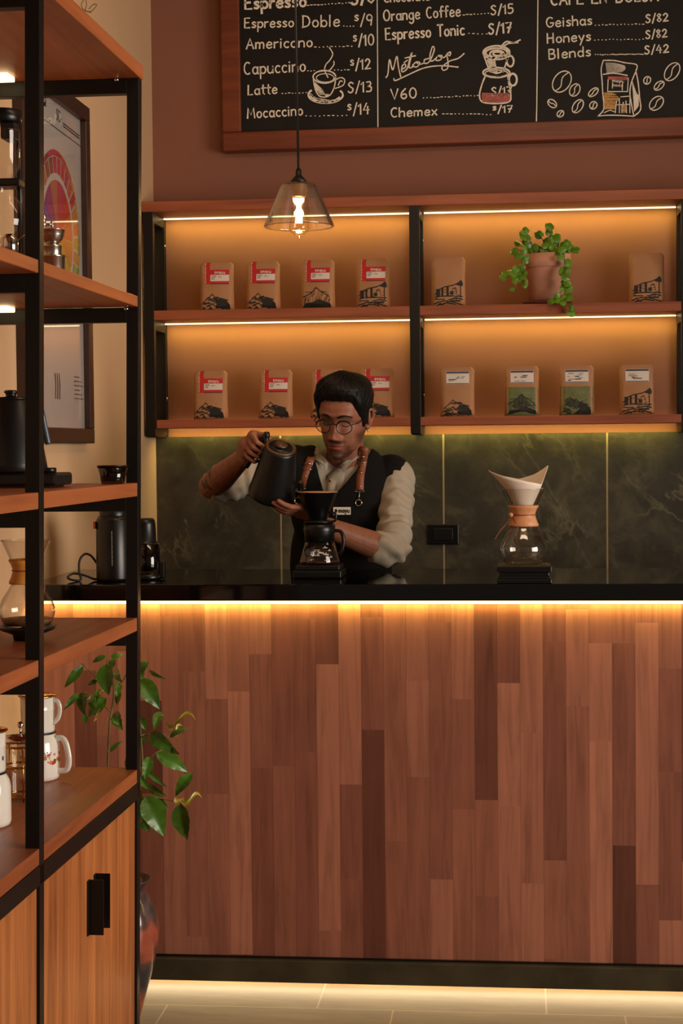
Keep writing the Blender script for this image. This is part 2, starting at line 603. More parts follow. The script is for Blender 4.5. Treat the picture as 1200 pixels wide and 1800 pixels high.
# ================================================================== the bar counter
CY0, CY1, CZ = 4.52, 5.085, 1.111
top = MB().box(WX + 0.001, 3.0, CY0, CY1, CZ - 0.045, CZ).build('countertop', M['granite'], None, bevel=0.004)
tag(top, 'long polished black granite worktop lying on the wood-panelled bar', 'countertop')
bar = thing('bar_counter', (0, 4.8, 0), 'wood-panelled bar front of vertical staves with dark stone foot band', 'counter')
MB().box(WX + 0.001, 3.0, CY0 + 0.028, CY0 + 0.07, 0.098, CZ - 0.045).build('front_panel', M['panel'], bar)
tag(MB().box(WX + 0.001, 3.0, CY0, CY0 + 0.07, 0.033, 0.0935).build('foot_band', M['stoneband'], bar, bevel=0.003), 'dark polished stone band along the foot of the bar')
MB().box(WX + 0.001, 3.0, CY0 + 0.17, CY1 - 0.04, 0.0, CZ - 0.045).build('plinth', M['blackplastic'], bar)
MB().box(WX + 0.001, 3.0, CY0 + 0.02, CY0 + 0.17, 0.0935, 0.098).build('gap_shade_strip', M['blackplastic'], bar)  # black strip in the gap, standing in for its dark line of shade
MB().box(WX + 0.001, 3.0, CY0 + 0.006, CY0 + 0.024, CZ - 0.053, CZ - 0.0455).build('light_strip', M['ledcount'], bar)
MB().box(WX + 0.001, 3.0, CY0 + 0.14, CY0 + 0.155, 0.024, 0.033).build('light_strip', M['ledcount'], bar)
def strip_light(name, x0, x1, y, z, tgt, power, width=0.012, col=LEDC):
    return area(name, ((x0 + x1) / 2, y, z), ((x0 + x1) / 2, y + tgt[0], z + tgt[1]), x1 - x0, width, power, col)
strip_light('counter_strip_light', WX, 3.0, CY0 + 0.015, CZ - 0.055, (0.012, -0.05), 5.0)
strip_light('floor_strip_light', WX, 3.0, CY0 + 0.11, 0.028, (-0.06, -0.06), 3.6, col=(1.0, 0.74, 0.42))

# ================================================================== shelf rack on the back wall
SH = thing('wall_shelf_rack', (0, 6.1, 1.5), 'wide reddish timber wall shelves in a black metal frame with amber strip lights', 'shelf')
F0, F1 = 6.03, 6.25
for nm, z0, z1, x0 in (('shelf_board', 2.318, 2.3545, -1.331), ('shelf_board', 1.934, 1.968, -1.296), ('shelf_board', 1.548, 1.578, -1.289)):
    MB().box(x0, 0.75, F0 - 0.004 if z0 > 2.2 else F0 + 0.002, F1 if z0 > 1.6 else F1 - 0.025, z0, z1).build(nm, M['shelfwood'], SH, bevel=0.002)
for i, x in enumerate((-1.328, -0.378, 0.563)):
    mb = MB()
    wv = 0.036
    mb.box(x, x + wv, F0, F0 + 0.03, 1.52, 2.318)
    mb.box(x + 0.002, x + wv + 0.002, F1 - 0.03, F1, 1.52, 2.318)
    for z in (2.283, 1.90, 1.516):
        mb.box(x + 0.001, x + wv, F0 + 0.03, F1 - 0.03, z, z + 0.034)
    MB.build(mb, 'upright_frame', M['blackmetal'], SH, bevel=0.001)
    for z in (2.22, 1.66):
        MB().ball((x + wv + 0.001, F1 - 0.016, z), (0.004, 0.007, 0.007), 10).build('screw', M['chrome'], SH)
for z, on in ((2.318, 9), (1.934, 9), (1.548, 5)):
    for x0, x1 in ((-1.29, -0.38), (-0.335, 0.56)):
        (MB().box(x0, x1, F1 - 0.040, F1 - 0.030, z - 0.004, z) if z > 1.6 else MB().box(x0, x1, F1 - 0.022, F1 - 0.008, z + 0.006, z + 0.010)).build('light_strip', M['ledwarm'], SH)
        strip_light('shelf_strip_light', x0, x1, F1 - 0.05, z - 0.010, (0.035, -0.10), 1.25 if z > 1.6 else 1.05, 0.01)

# ================================================================== switch plate on the slate
o = thing('wall_socket', (-0.27, WY - 0.017, 1.15), 'black socket plate set in the green slate wall', 'socket')
a, b = P(751, 957, Y=WY - 0.02), P(806, 921, Y=WY - 0.02)
MB().box(a.x, b.x, WY - 0.026, WY - 0.0161, a.z, b.z).build('plate', M['blackplastic'], o, bevel=0.003)
MB().box(a.x + 0.022, b.x - 0.022, WY - 0.03, WY - 0.0262, a.z + 0.016, b.z - 0.016).build('rocker', M['blackmatte'], o, bevel=0.001)

# ================================================================== shelving unit on the left wall
def shear(x, y, z): return x + 0.0165 * (z - 1.3) + 0.013 * (y - 4.1)
UX = -0.925
UB = -1.318
class UM(MB):
    def build(s, *a, **k):
        s.v = [(shear(*p), p[1], p[2]) for p in s.v]
        return MB.build(s, *a, **k)
U = thing('shelving_unit', (-1.1, 3.3, 0), 'tall black steel shelving unit with orange timber boards and cupboard below', 'shelving unit')
T = 0.03
YF, YN, YO = 4.1, 3.275, 2.45
for y in (YF, YN, YO):
    for x in (UX - T, UB + 0.002):
        UM().box(x, x + T, y, y + T, 0.0, 2.3725).build('post', M['blackmetal'], U, bevel=0.0015)
LV = [(2.3735, 2.407), (1.8215, 1.848), (1.361, 1.394), (1.031, 1.064)]
for z0, z1 in LV:
    for y in (YF, YN, YO):
        UM().box(UB + T, UX - T, y, y + T, z0 - 0.0365, z0 - 0.001).build('crossbar', M['blackmetal'], U, bevel=0.001)
    if z0 > 2.2:
        UM().box(UB, UX + 0.003, YO, YF + T + 0.002, z0, z1).build('shelf_board', M['unitwood'], U, bevel=0.002)
    else:
        for ya, yb in ((YN + T, YF + 0.001), (YO + T, YN - 0.001)):
            UM().box(UB + 0.003, UX - 0.002, ya, yb, z0, z1).build('shelf_board', M['unitwood'], U, bevel=0.002)
        UM().box(UB + T, UX - T, YN - 0.001, YN + T, z0, z1).build('shelf_board', M['unitwood'], U)
for z0, xf in ((2.3735, -0.98), (1.8215, -0.955)):
    UM().ball((xf, YF - 0.003, z0 - 0.004), (0.006, 0.004, 0.005), 10).build('bolt', M['chrome'], U)
# small spot lights fixed under two of the boards
for z0 in (2.3735, 1.8215):
    UM().box(UB + 0.02, UB + 0.10, YN + 0.72, YN + 0.78, z0 - 0.012, z0).build('spot_light', M['ledwarm'], U, bevel=0.002)
# cupboard
UM().box(UB, UX - 0.0015, YO, YF + T - 0.001, 0.656, 0.689).build('cabinet_top', M['unitwood'], U, bevel=0.0015)
UM().box(UX - T, UX, YO, YF + T, 0.615, 0.655).build('front_rail', M['blackmetal'], U, bevel=0.001)
UM().box(UB, UX - T, YF + 0.008, YF + T - 0.004, 0.05, 0.655).build('side_panel', M['doorwood'], U)
UM().box(UB, UB + 0.012, YO, YF, 0.05, 0.655).build('back_panel', M['doorwood'], U)
UM().box(UB, UX - T, YO, YF, 0.04, 0.055).build('bottom_panel', M['doorwood'], U)
UM().box(UX - T, UX, YO, YF + T, 0.02, 0.04).build('bottom_rail', M['blackmetal'], U)
for bay in (YN, YO):
    ya, yb = bay + T + 0.002, bay + 0.825 - 0.002
    ym = (ya + yb) / 2
    for k, (p, q) in enumerate(((ya, ym - 0.0012), (ym + 0.0012, yb))):
        d = UM().box(UX - 0.026, UX - 0.006, p, q, 0.045, 0.612).build('door', M['doorwood'], U, bevel=0.001)
        hy = (q - 0.040) if k == 0 else (p + 0.014)
        mb = UM()
        mb.box(UX - 0.006, UX + 0.0285, hy, hy + 0.004, 0.405, 0.528)
        mb.box(UX - 0.006, UX - 0.003, hy - 0.012, hy + 0.004, 0.405, 0.528)
        mb.build('handle', M['blackmetal'], d, bevel=0.0006)

# ================================================================== hand lettering
def _circ(cx, cy, rx, ry, a0=0, a1=360, n=10):
    return [(cx + rx * math.cos(math.radians(a0 + (a1 - a0) * i / n)), cy + ry * math.sin(math.radians(a0 + (a1 - a0) * i / n))) for i in range(n + 1)]
_o = _circ(.24, .29, .22, .29, 90, 450)
GL = {  # glyph: (advance, [strokes])   baseline 0, x-height .58, capital 1
 'A': (.68, [[(0, 0), (.3, 1), (.6, 0)], [(.1, .36), (.5, .36)]]),
 'B': (.58, [[(0, 0), (0, 1)], [(0, 1), (.36, .95), (.42, .75), (.3, .56), (.02, .52)], [(.02, .52), (.42, .46), (.48, .2), (.34, .02), (0, 0)]]),
 'C': (.62, [_circ(.32, .5, .3, .5, 55, 305)]),
 'D': (.68, [[(.06, 0), (.06, 1)], [(0, 1), (.4, .92), (.58, .55), (.45, .14), (0, 0)]]),
 'E': (.56, [[(.46, 1), (0, 1), (0, 0), (.48, 0)], [(0, .52), (.38, .54)]]),
 'F': (.54, [[(.46, 1), (0, 1), (0, 0)], [(0, .52), (.36, .54)]]),
 'G': (.7, [_circ(.34, .5, .32, .5, 50, 350), [(.66, .42), (.36, .42)]]),
 'H': (.64, [[(0, 0), (0, 1)], [(.5, 0), (.5, 1)], [(0, .5), (.5, .52)]]),
 'L': (.52, [[(.04, 1), (0, 0), (.42, .03)]]),
 'M': (.82, [[(0, 0), (.08, 1), (.36, .3), (.62, 1), (.72, 0)]]),
 'N': (.68, [[(0, 0), (0, 1), (.52, 0), (.52, 1)]]),
 'O': (.74, [_circ(.34, .5, .32, .5, 90, 450)]),
 'S': (.56, [[(.44, .88), (.24, 1), (.04, .8), (.2, .56), (.42, .36), (.34, .06), (.12, 0), (0, .14)]]),
 'T': (.6, [[(0, 1), (.56, 1)], [(.28, 1), (.28, 0)]]),
 'V': (.64, [[(0, 1), (.28, 0), (.56, 1)]]),
 'Y': (.6, [[(0, 1), (.26, .5), (.52, 1)], [(.26, .5), (.26, 0)]]),
 'U': (.64, [[(0, 1), (.02, .2), (.24, 0), (.48, .2), (.5, 1)]]),
 'a': (.56, [_o, [(.46, .58), (.46, .08), (.52, 0)]]),
 'b': (.54, [[(.02, 1), (.02, 0)], _circ(.25, .28, .22, .28, 170, -170)]),
 'c': (.48, [_circ(.25, .29, .23, .29, 50, 310)]),
 'd': (.56, [_o, [(.46, 1), (.46, 0)]]),
 'e': (.54, [[(.04, .3), (.44, .34), (.38, .54), (.2, .58), (.04, .36), (.08, .08), (.26, 0), (.46, .1)]]),
 'f': (.42, [[(.42, .94), (.26, 1), (.16, .8), (.16, 0)], [(0, .56), (.36, .58)]]),
 'g': (.56, [_o, [(.46, .58), (.46, -.2), (.26, -.38), (.04, -.26)]]),
 'h': (.54, [[(0, 1), (0, 0)], [(0, .4), (.2, .58), (.42, .5), (.44, 0)]]),
 'i': (.2, [[(.05, .58), (.05, 0)], [(.04, .8), (.07, .84)]]),
 'k': (.5, [[(0, 1), (0, 0)], [(.4, .58), (.02, .26), (.42, 0)]]),
 'l': (.22, [[(.05, 1), (.05, 0)]]),
 'm': (.78, [[(0, .58), (0, 0)], [(0, .42), (.16, .58), (.32, .46), (.32, 0)], [(.32, .42), (.5, .58), (.66, .46), (.66, 0)]]),
 'n': (.54, [[(0, .58), (0, 0)], [(0, .4), (.2, .58), (.42, .48), (.44, 0)]]),
 'o': (.54, [_o]),
 'p': (.54, [[(.02, .58), (.02, -.42)], _circ(.25, .29, .23, .29, 170, -170)]),
 'r': (.4, [[(.02, .58), (.02, 0)], [(.02, .36), (.16, .54), (.34, .56)]]),
 's': (.44, [[(.36, .5), (.2, .58), (.04, .46), (.18, .32), (.36, .18), (.24, .02), (.02, .06)]]),
 't': (.4, [[(.16, .95), (.16, .08), (.3, 0)], [(0, .62), (.36, .64)]]),
 'u': (.54, [[(.02, .58), (.02, .16), (.2, 0), (.42, .14), (.44, .58)], [(.44, .58), (.46, 0)]]),
 'x': (.5, [[(0, .58), (.42, 0)], [(.42, .6), (0, 0)]]),
 'y': (.52, [[(0, .58), (.22, .06)], [(.44, .58), (.1, -.4)]]),
 '0': (.6, [_circ(.27, .5, .26, .5, 90, 450)]),
 '$': (.40, [[(.30, .88), (.16, .96), (.04, .84), (.15, .72), (.30, .60), (.2, .46), (.02, .50)]]),
 '1': (.34, [[(0, .74), (.2, 1), (.2, 0)]]),
 '2': (.58, [[(.04, .78), (.24, 1), (.46, .78), (.3, .4), (0, .02)], [(0, .02), (.52, .06)]]),
 '3': (.54, [[(.04, .94), (.36, .96), (.38, .68), (.16, .54)], [(.16, .54), (.46, .42), (.38, .06), (.02, .04)]]),
 '4': (.6, [[(.3, 1), (0, .36), (.52, .38)], [(.4, .7), (.38, 0)]]),
 '5': (.56, [[(.46, 1), (.1, 1), (.06, .58)], [(.06, .58), (.4, .56), (.46, .2), (.22, 0), (0, .08)]]),
 '6': (.58, [[(.4, .98), (.1, .6), (.04, .24), (.24, 0), (.46, .2), (.36, .46), (.06, .34)]]),
 '7': (.56, [[(0, .96), (.5, 1), (.18, 0)], [(.12, .5), (.44, .52)]]),
 '8': (.56, [[(.42, .84), (.24, 1), (.06, .82), (.24, .54), (.46, .24), (.24, 0), (.04, .2), (.24, .54), (.42, .84)]]),
 '9': (.56, [_circ(.26, .7, .22, .28, 0, 360), [(.48, .72), (.4, 0)]]),
 '/': (.36, [[(0, -.12), (.34, 1.1)]]),
 '#': (.5, [_circ(.2, .4, .14, .34, 60, 420), [(.1, .1), (.3, .7)]]),
 ' ': (.42, []),
}
CURVY = set('$BCDGOSUabcdeghmnoprsu02356890#f')


def glyph_strokes(s, track=0.12):
    out, x = [], 0
    for ch in s:
        adv, st = GL[ch]
        for q in st:
            if ch in CURVY and len(q) > 2 and len(q) < 9:
                q = [(p.x, p.y) for p in spline([(a, b, 0) for a, b in q], 4)]
            out.append([(x + a, b) for a, b in q])
        x += adv + track
    return out, max(x - track, 0.1)


def ribbon(mb, pts, hw, mapper, taper=False):
    """flat stroke of half-width hw along 2-D points, placed by mapper(x, y, layer)"""
    pts = [Vector((p[0], p[1])) for p in pts]
    q = [pts[0]]
    for p in pts[1:]:
        if (p - q[-1]).length > 1e-5: q.append(p)
    if len(q) < 2: return
    rows = []
    for i, p in enumerate(q):
        t = (q[min(i + 1, len(q) - 1)] - q[max(i - 1, 0)])
        if t.length < 1e-9: t = Vector((1, 0))
        t.normalize()
        nrm = Vector((-t.y, t.x))
        h = hw * random.uniform(0.85, 1.15)
        if taper and i in (0, len(q) - 1): h *= 0.4
        e = p - t * hw * 0.6 if i == 0 else (p + t * hw * 0.6 if i == len(q) - 1 else p)
        rows.append([mapper(*(e + nrm * h)), mapper(*(e - nrm * h))])
    mb.grid(rows, smooth=False)


def text_on(mb, s, p0, p1, cap, hw, mapper, slant=0.0, track=0.12, ydown=True):
    """lettering between two baseline ends"""
    st, wd = glyph_strokes(s, track)
    p0, p1 = Vector(p0), Vector(p1)
    ex = (p1 - p0) / wd
    L = (p1 - p0).length
    ey = Vector((ex.y, -ex.x)).normalized() * cap if ydown else Vector((-ex.y, ex.x)).normalized() * cap
    for q in st:
        ribbon(mb, [tuple(p0 + ex * (a + slant * b) + ey * b) for a, b in q], hw, mapper)


# ================================================================== chalkboard menu on the back wall
BY = 6.205
CB = thing('chalkboard', (0, 6.22, 2.6), 'big wood-framed black chalkboard menu hanging above the shelves', 'chalkboard')
bl, br = P(425, 233.5, Y=BY), P(1200, 206.5, Y=BY)
ax = (br - bl).normalized()
az = Vector((-ax.z, 0, ax.x))
def bp(u, v, y): return bl + ax * u + az * v + Vector((0, y - BY, 0))
def bbox(mb, u0, u1, v0, v1, y0, y1):
    a = [bp(u0, v0, y0), bp(u1, v0, y0), bp(u1, v1, y0), bp(u0, v1, y0)]
    b = [bp(u0, v0, y1), bp(u1, v0, y1), bp(u1, v1, y1), bp(u0, v1, y1)]
    return mb.hull(a, b)
UW, VH, FW = 1.80, 0.62, 0.068
bbox(MB(), -0.01, UW + 0.01, -0.01, VH + 0.01, BY, WY - 0.01).build('board', M['chalkboard'], CB)
for nm, q in (('frame_bar', (-FW, UW + FW, -FW, 0)), ('frame_bar', (-FW, UW + FW, VH, VH + FW)), ('frame_bar', (-FW, 0, 0, VH)), ('frame_bar', (UW, UW + FW, 0, VH))):
    bbox(MB(), q[0], q[1], q[2], q[3], BY - 0.022, WY - 0.001).build(nm, M['framewood'], CB, bevel=0.004)
def cmap(px, py): return P(px, py, Y=BY - 0.0008)
chalk = MB()
HW = 1.25
rows = [('Espresso', (431, 16), (539, 11), 21, 2.0), ('S/8', (618, 8), (660, 4), 20, 2.0), ('Espresso', (430, 49), (517, 47), 17, HW), ('Doble', (531, 48), (598, 46), 20, HW),
        ('$/9', (623, 45), (655, 44), 19, HW), ('Americano', (433, 86), (550, 82), 18, HW), ('$/10', (621, 81), (658, 79), 19, HW),
        ('Capuccino', (429, 131), (538, 125), 21, HW), ('$/12', (616, 123), (652, 121), 18, HW), ('Latte', (436, 167), (488, 164), 17, HW),
        ('S/13', (612, 163), (654, 161), 18, HW), ('Mocaccino', (435, 208), (533, 202), 18, HW), ('$/14', (611, 202), (650, 200), 19, HW),
        ('Chocolate', (675, 4), (756, 0), 14, HW), ('Orange Coffee', (674, 37), (810, 28), 19, HW), ('S/15', (863, 26), (903, 23), 16, HW),
        ('Espresso Tonic', (678, 70), (817, 61), 20, HW + .2), ('S/17', (859, 60), (900, 57), 18, HW + .2), ('V60', (687, 175), (733, 172), 18, HW),
        ('S/17', (864, 168), (900, 166), 14, HW), ('Chemex', (687, 206), (769, 202), 16, HW), ('$/17', (866, 199), (901, 197), 12, HW),
        ('CAFE EN BOLSA', (968, 9), (1158, 1), 20, 1.6), ('Geishas', (960, 48), (1041, 43), 17, HW), ('S/82', (1135, 40), (1175, 37), 14, HW),
        ('Honeys', (962, 76), (1039, 71), 17, HW), ('S/82', (1135, 68), (1173, 65), 14, HW), ('Blends', (965, 104), (1039, 98), 17, HW), ('S/42', (1133, 95), (1176, 92), 14, HW)]
for s, a, b, cap, hw in rows:
    chalk = MB()
    text_on(chalk, s, a, b, cap, hw, cmap, slant=0.03)
    chalk.build('menu_price' if '/' in s else 'menu_lettering', M['chalk'], CB, fix=False)
for x0, y0, x1, y1, n in ((541, 9, 614, 5, 13), (604, 46, 621, 46, 4), (554, 83, 618, 81, 10), (541, 125, 552, 124, 3), (588, 123, 612, 123, 5), (496, 164, 538, 163, 8), (538, 204, 609, 203, 10),
                          (815, 26, 858, 23, 8), (824, 58, 855, 60, 5), (744, 172, 840, 168, 16), (779, 200, 862, 201, 13), (1046, 44, 1130, 42, 14), (1045, 70, 1130, 69, 14), (1046, 96, 1129, 95, 20)):
    chalk = MB()
    for i in range(n):
        x, y = x0 + (x1 - x0) * i / (n - 1), y0 + (y1 - y0) * i / (n - 1) + random.uniform(-.6, .6)
        d = random.choice((0.6, 0.8, 1.8))
        ribbon(chalk, [(x - d, y), (x + d, y)], 0.8, cmap)
    chalk.build('dotted_line', M['chalk'], CB, fix=False)
chalk = MB()
ribbon(chalk, [(662.6, -12), (663.4, 110), (664, 225)], 0.9, cmap)
chalk.build('divider_line', M['chalk'], CB, fix=False)
chalk = MB()
ribbon(chalk, [(945.2, -12), (944, 110), (943, 190), (942.4, 213)], 1.0, cmap)
chalk.build('divider_line', M['chalk'], CB, fix=False)
def S4(pts, ox, oy, k): return [(ox + x / k, oy + y / k) for x, y in pts]
def cur(pts, hw, ox, oy, k, mbx=None, n=6): ribbon(mbx or chalk, [(p.x, p.y) for p in spline([(*q, 0) for q in S4(pts, ox, oy, k)], n)], hw, cmap)
def ell(cx, cy, rx, ry, hw, ox, oy, k, rot=0, a0=0, a1=360, mbx=None):
    c, s_ = math.cos(math.radians(rot)), math.sin(math.radians(rot))
    pts = [(cx + c * x - s_ * y, cy + s_ * x + c * y) for x, y in _circ(0, 0, rx, ry, a0, a1, 22)]
    ribbon(mbx or chalk, S4(pts, ox, oy, k), hw, cmap)
chalk = MB()
Z1 = (380, 0, 4)
for q in ([(795, 335), (818, 378), (800, 420), (770, 455), (762, 495), (785, 545)], [(826, 430), (826, 455), (800, 490), (780, 498)], [(682, 560), (700, 640), (735, 680), (795, 672), (828, 615), (840, 545)],
          [(840, 560), (875, 545), (902, 562), (890, 600), (836, 622)], [(858, 600), (870, 570), (886, 572)]): cur(q, 1.0, *Z1)
ell(760, 540, 80, 44, 1.3, *Z1); ell(765, 548, 62, 30, 0.8, *Z1); ell(768, 668, 122, 56, 1.6, *Z1, a0=-30, a1=215); ell(768, 672, 105, 44, 2.2, *Z1, a0=20, a1=190)
for i in range(9): cur([(694 + i * 6, 580 + i * 6), (704 + i * 8, 632 + i * 5), (735 + i * 7, 664)], 0.8, *Z1)
for i in range(5): cur([(660 + i * 3, 660 + i * 6), (700 + i * 12, 690 + i * 5), (760 + i * 15, 700 + i * 3)], 1.1, *Z1)
chalk.build('cup_drawing', M['chalk'], CB, fix=False)
chalk = MB()
Z2 = (650, 0, 4)
ell(890, 370, 92, 46, 2.0, *Z2); ell(890, 372, 78, 36, 2.0, *Z2); ell(892, 380, 50, 26, 1.6, *Z2); ell(895, 378, 30, 14, 1.6, *Z2)
for q in ([(800, 385), (822, 450), (845, 505)], [(972, 380), (955, 450), (935, 505)], [(845, 500), (890, 515), (935, 500)], [(930, 318), (960, 292), (1010, 300), (1056, 280)], [(945, 322), (975, 305), (1040, 300)],
          [(808, 540), (785, 600), (770, 670), (790, 716), (880, 728), (975, 716), (990, 670), (975, 580), (968, 535)]): cur(q, 1.3, *Z2)
for i in range(7): cur([(826 + i * 8, 420), (840 + i * 7, 460), (856 + i * 6, 505)], 1.2, *Z2)
ell(888, 510, 94, 34, 1.6, *Z2); ell(888, 516, 80, 24, 1.0, *Z2); ell(986, 430, 24, 38, 1.6, *Z2); ell(1004, 560, 28, 42, 1.8, *Z2)
chalk.build('dripper_drawing', M['chalk'], CB, fix=False)
chalk = MB()
for q in ([(112, 545), (126, 520), (138, 418), (160, 492), (188, 396), (200, 470), (216, 540)], [(222, 490), (250, 470), (246, 450), (226, 466), (226, 505), (262, 480), (282, 400), (296, 372), (280, 440), (276, 476), (300, 470)],
          [(246, 408), (320, 392)], [(240, 440), (262, 424)], [(318, 440), (300, 462), (330, 470), (350, 440), (322, 436), (352, 452), (384, 440)], [(420, 410), (384, 420), (386, 446), (420, 430), (452, 350), (440, 328), (422, 390), (432, 430), (464, 410)],
          [(470, 400), (464, 424), (496, 420), (506, 392), (478, 392), (520, 404), (545, 376), (566, 366), (560, 392), (540, 380), (548, 430), (545, 480), (516, 494), (508, 470), (560, 430), (620, 410), (662, 376)],
          [(168, 552), (180, 566), (260, 530), (380, 478), (500, 462), (620, 472)]): cur(q, 1.1, *Z2)
chalk.build('menu_lettering', M['chalk'], CB, fix=False)
chalk = MB()
Z3 = (920, 0, 4.2857)
for q in ([(600, 455), (584, 520), (590, 600), (596, 700), (604, 790), (598, 835), (558, 876)], [(600, 455), (680, 456), (760, 472), (850, 488), (845, 538)], [(558, 874), (640, 868), (740, 870), (830, 876)],
          [(830, 876), (880, 826), (874, 740), (862, 620), (845, 538)], [(845, 538), (812, 620), (800, 700), (815, 800), (830, 876)], [(600, 560), (680, 552), (780, 568)]): cur(q, 1.0, *Z3)
for i in range(11): cur([(818 + i * 4, 610 + i * 12), (826 + i * 4, 720), (834 + i * 3, 840 - i * 4)], 0.45, *Z3)
for i in range(9): cur([(618 + i, 474 + i * 9), (690 + i * 4, 478 + i * 8), (760 + i * 5 - i * i, 496 + i * 6)], 0.45, *Z3)
for q in ([(636, 600), (632, 690)], [(632, 690), (782, 690)], [(782, 690), (788, 590)], [(670, 625), (668, 665)], [(745, 628), (742, 680)], [(690, 850), (700, 760), (720, 740), (720, 850)], [(730, 730), (800, 724)], [(800, 730), (800, 850)],
          [(740, 850), (750, 770)], [(606, 850), (650, 830), (690, 846)], [(770, 760), (775, 850)], [(705, 790), (800, 786)]): cur(q, 0.8, *Z3, n=2)
text_on(chalk, 'mayu', S4([(668, 616)], *Z3)[0], S4([(756, 622)], *Z3)[0], 5, 0.6, cmap)
text_on(chalk, 'HONEY', S4([(676, 650)], *Z3)[0], S4([(742, 654)], *Z3)[0], 3.4, 0.4, cmap)
chalk.build('bag_drawing', M['chalk'], CB, fix=False)
for cx, cy, rx, ry, rot in ((288, 615, 88, 62, -55), (385, 678, 50, 36, -60), (525, 695, 44, 24, -40), (215, 780, 38, 26, 40), (408, 800, 56, 34, -55), (525, 793, 30, 26, -50), (277, 857, 28, 22, -40),
                            (1118, 540, 76, 48, -55), (930, 605, 30, 25, -60), (1020, 645, 44, 26, -40), (1000, 778, 62, 42, -45)):
    chalk = MB()
    ell(cx, cy, rx, ry, 0.95, *Z3, rot=rot)
    c, s_ = math.cos(math.radians(rot)), math.sin(math.radians(rot))
    cur([(cx + c * x - s_ * y, cy + s_ * x + c * y) for x, y in ((-rx * .95, 0), (-rx * .4, ry * .22), (rx * .3, -ry * .22), (rx * .95, 0))], 0.85, *Z3)
    chalk.build('bean_drawing', M['chalk'], CB, fix=False)
pk = MB()
for i in range(14):
    y = 655 + i * 4.6
    ribbon(pk, S4([(786 + abs(i - 4) * .6, y), (880, y + 3), (984 - max(0, i - 6) * 2, y)], *Z2), 0.75, cmap)
pk.build('pink_fill', M['chalkpink'], CB, fix=False)
pk = MB()
for i in range(4): ribbon(pk, S4([(636, 578 + i * 6), (786, 582 + i * 6)], *Z3), 0.8, cmap)
pk.build('pink_fill', M['chalkpink'], CB, fix=False)
pk = MB()
for i in range(16):
    y = 700 + i * 8
    ribbon(pk, S4([(608, y), (622 + 90 * math.sin(min(1, (i + 3) / 8) * 1.5) * (1 if i < 8 else 0.75), y + random.uniform(-4, 4))], *Z3), 0.85, cmap)
pk.build('yellow_fill', M['chalkyellow'], CB, fix=False)
pk = MB()
for i in range(7): ribbon(pk, S4([(735, 800 + i * 8), (770, 790 + i * 9)], *Z3), 0.8, cmap)
pk.build('yellow_fill', M['chalkyellow'], CB, fix=False)

# ================================================================== pendant lamp over the bar
LY = 4.75
pc = P(525, 360, Y=LY)
PL = thing('pendant_lamp', (pc.x, LY, 3.3), 'clear glass cone pendant lamp with glowing filament bulb on black cord', 'pendant lamp')
def pz(py): return P(525, py, Y=LY).z
k = LY / FPX * 1.006   # metres per pixel there
cx, cy = pc.x, LY
MB().tube([(cx - 0.006, cy, 3.29), (cx - 0.004, cy, 2.8), (cx, cy, pz(308))], 0.0034, 8).build('cord', M['cable'], PL)
MB().lathe([(0.0, 3.3), (0.05, 3.3), (0.05, 3.285), (0.012, 3.27), (0.0, 3.27)], (cx - 0.006, cy, 0), n=24).build('ceiling_rose', M['blackmetal'], PL)
zt = pz(322)
MB().lathe([(0, pz(297)), (0.007, pz(297)), (0.0085, pz(303)), (0.008, pz(308)), (0.014, pz(312)), (0.026, zt + 0.001), (0.0, zt + 0.001)], (cx, cy, 0), n=28).build('cap', M['blackmetal'], PL)
MB().lathe([(0.0, zt - 0.001), (0.026, zt - 0.001), (0.024, zt - 0.006), (0.021, pz(345)), (0.018, pz(347)), (0, pz(347))], (cx, cy, 0), n=28).build('socket', M['copper'], PL)
zb = pz(398)
MB().lathe([(0.024, zt), (0.040, zt - 0.001), (0.049, zt - 0.006), (0.053, zt - 0.014), (0.097, zb + 0.004), (0.0985, zb), (0.096, zb - 0.002), (0.094, zb + 0.002), (0.050, zt - 0.017), (0.045, zt - 0.009), (0.036, zt - 0.004), (0.024, zt - 0.004)], (cx, cy, 0), n=56).build('glass_shade', M['shadeglass'], PL)
b0, b1 = pz(347), pz(419)
h = b0 - b1
bulb = MB().lathe([(0.012, b0), (0.0135, b0 - .1 * h), (0.017, b0 - .3 * h), (0.022, b0 - .5 * h), (0.0275, b0 - .68 * h), (0.028, b0 - .76 * h), (0.024, b0 - .85 * h), (0.014, b0 - .91 * h), (0.006, b0 - .94 * h), (0.006, b0 - .98 * h), (0.0, b1)], (cx, cy, 0), n=32).build('bulb', M['bulbglass'], PL)
mb = MB()
for i in range(7):
    q = 2 * math.pi * i / 7
    mb.tube([(cx + math.cos(q) * 0.003, cy + math.sin(q) * 0.003, b0 - .12 * h), (cx + math.cos(q) * 0.0085, cy + math.sin(q) * 0.0085, b0 - .62 * h)], 0.0016, 5)
mb.build('filament', M['filament'], bulb)
MB().tube([(cx, cy, b0), (cx, cy, b0 - .62 * h)], 0.003, 8).build('stem', M['bulbglass'], bulb)
d = bpy.data.lights.new('pendant_bulb_light', 'POINT')
d.energy, d.color, d.shadow_soft_size = 3.0, (1.0, 0.62, 0.28), 0.02
o = bpy.data.objects.new('pendant_bulb_light', d)
COL.objects.link(o)
o.location = (cx, cy, b0 - .4 * h)

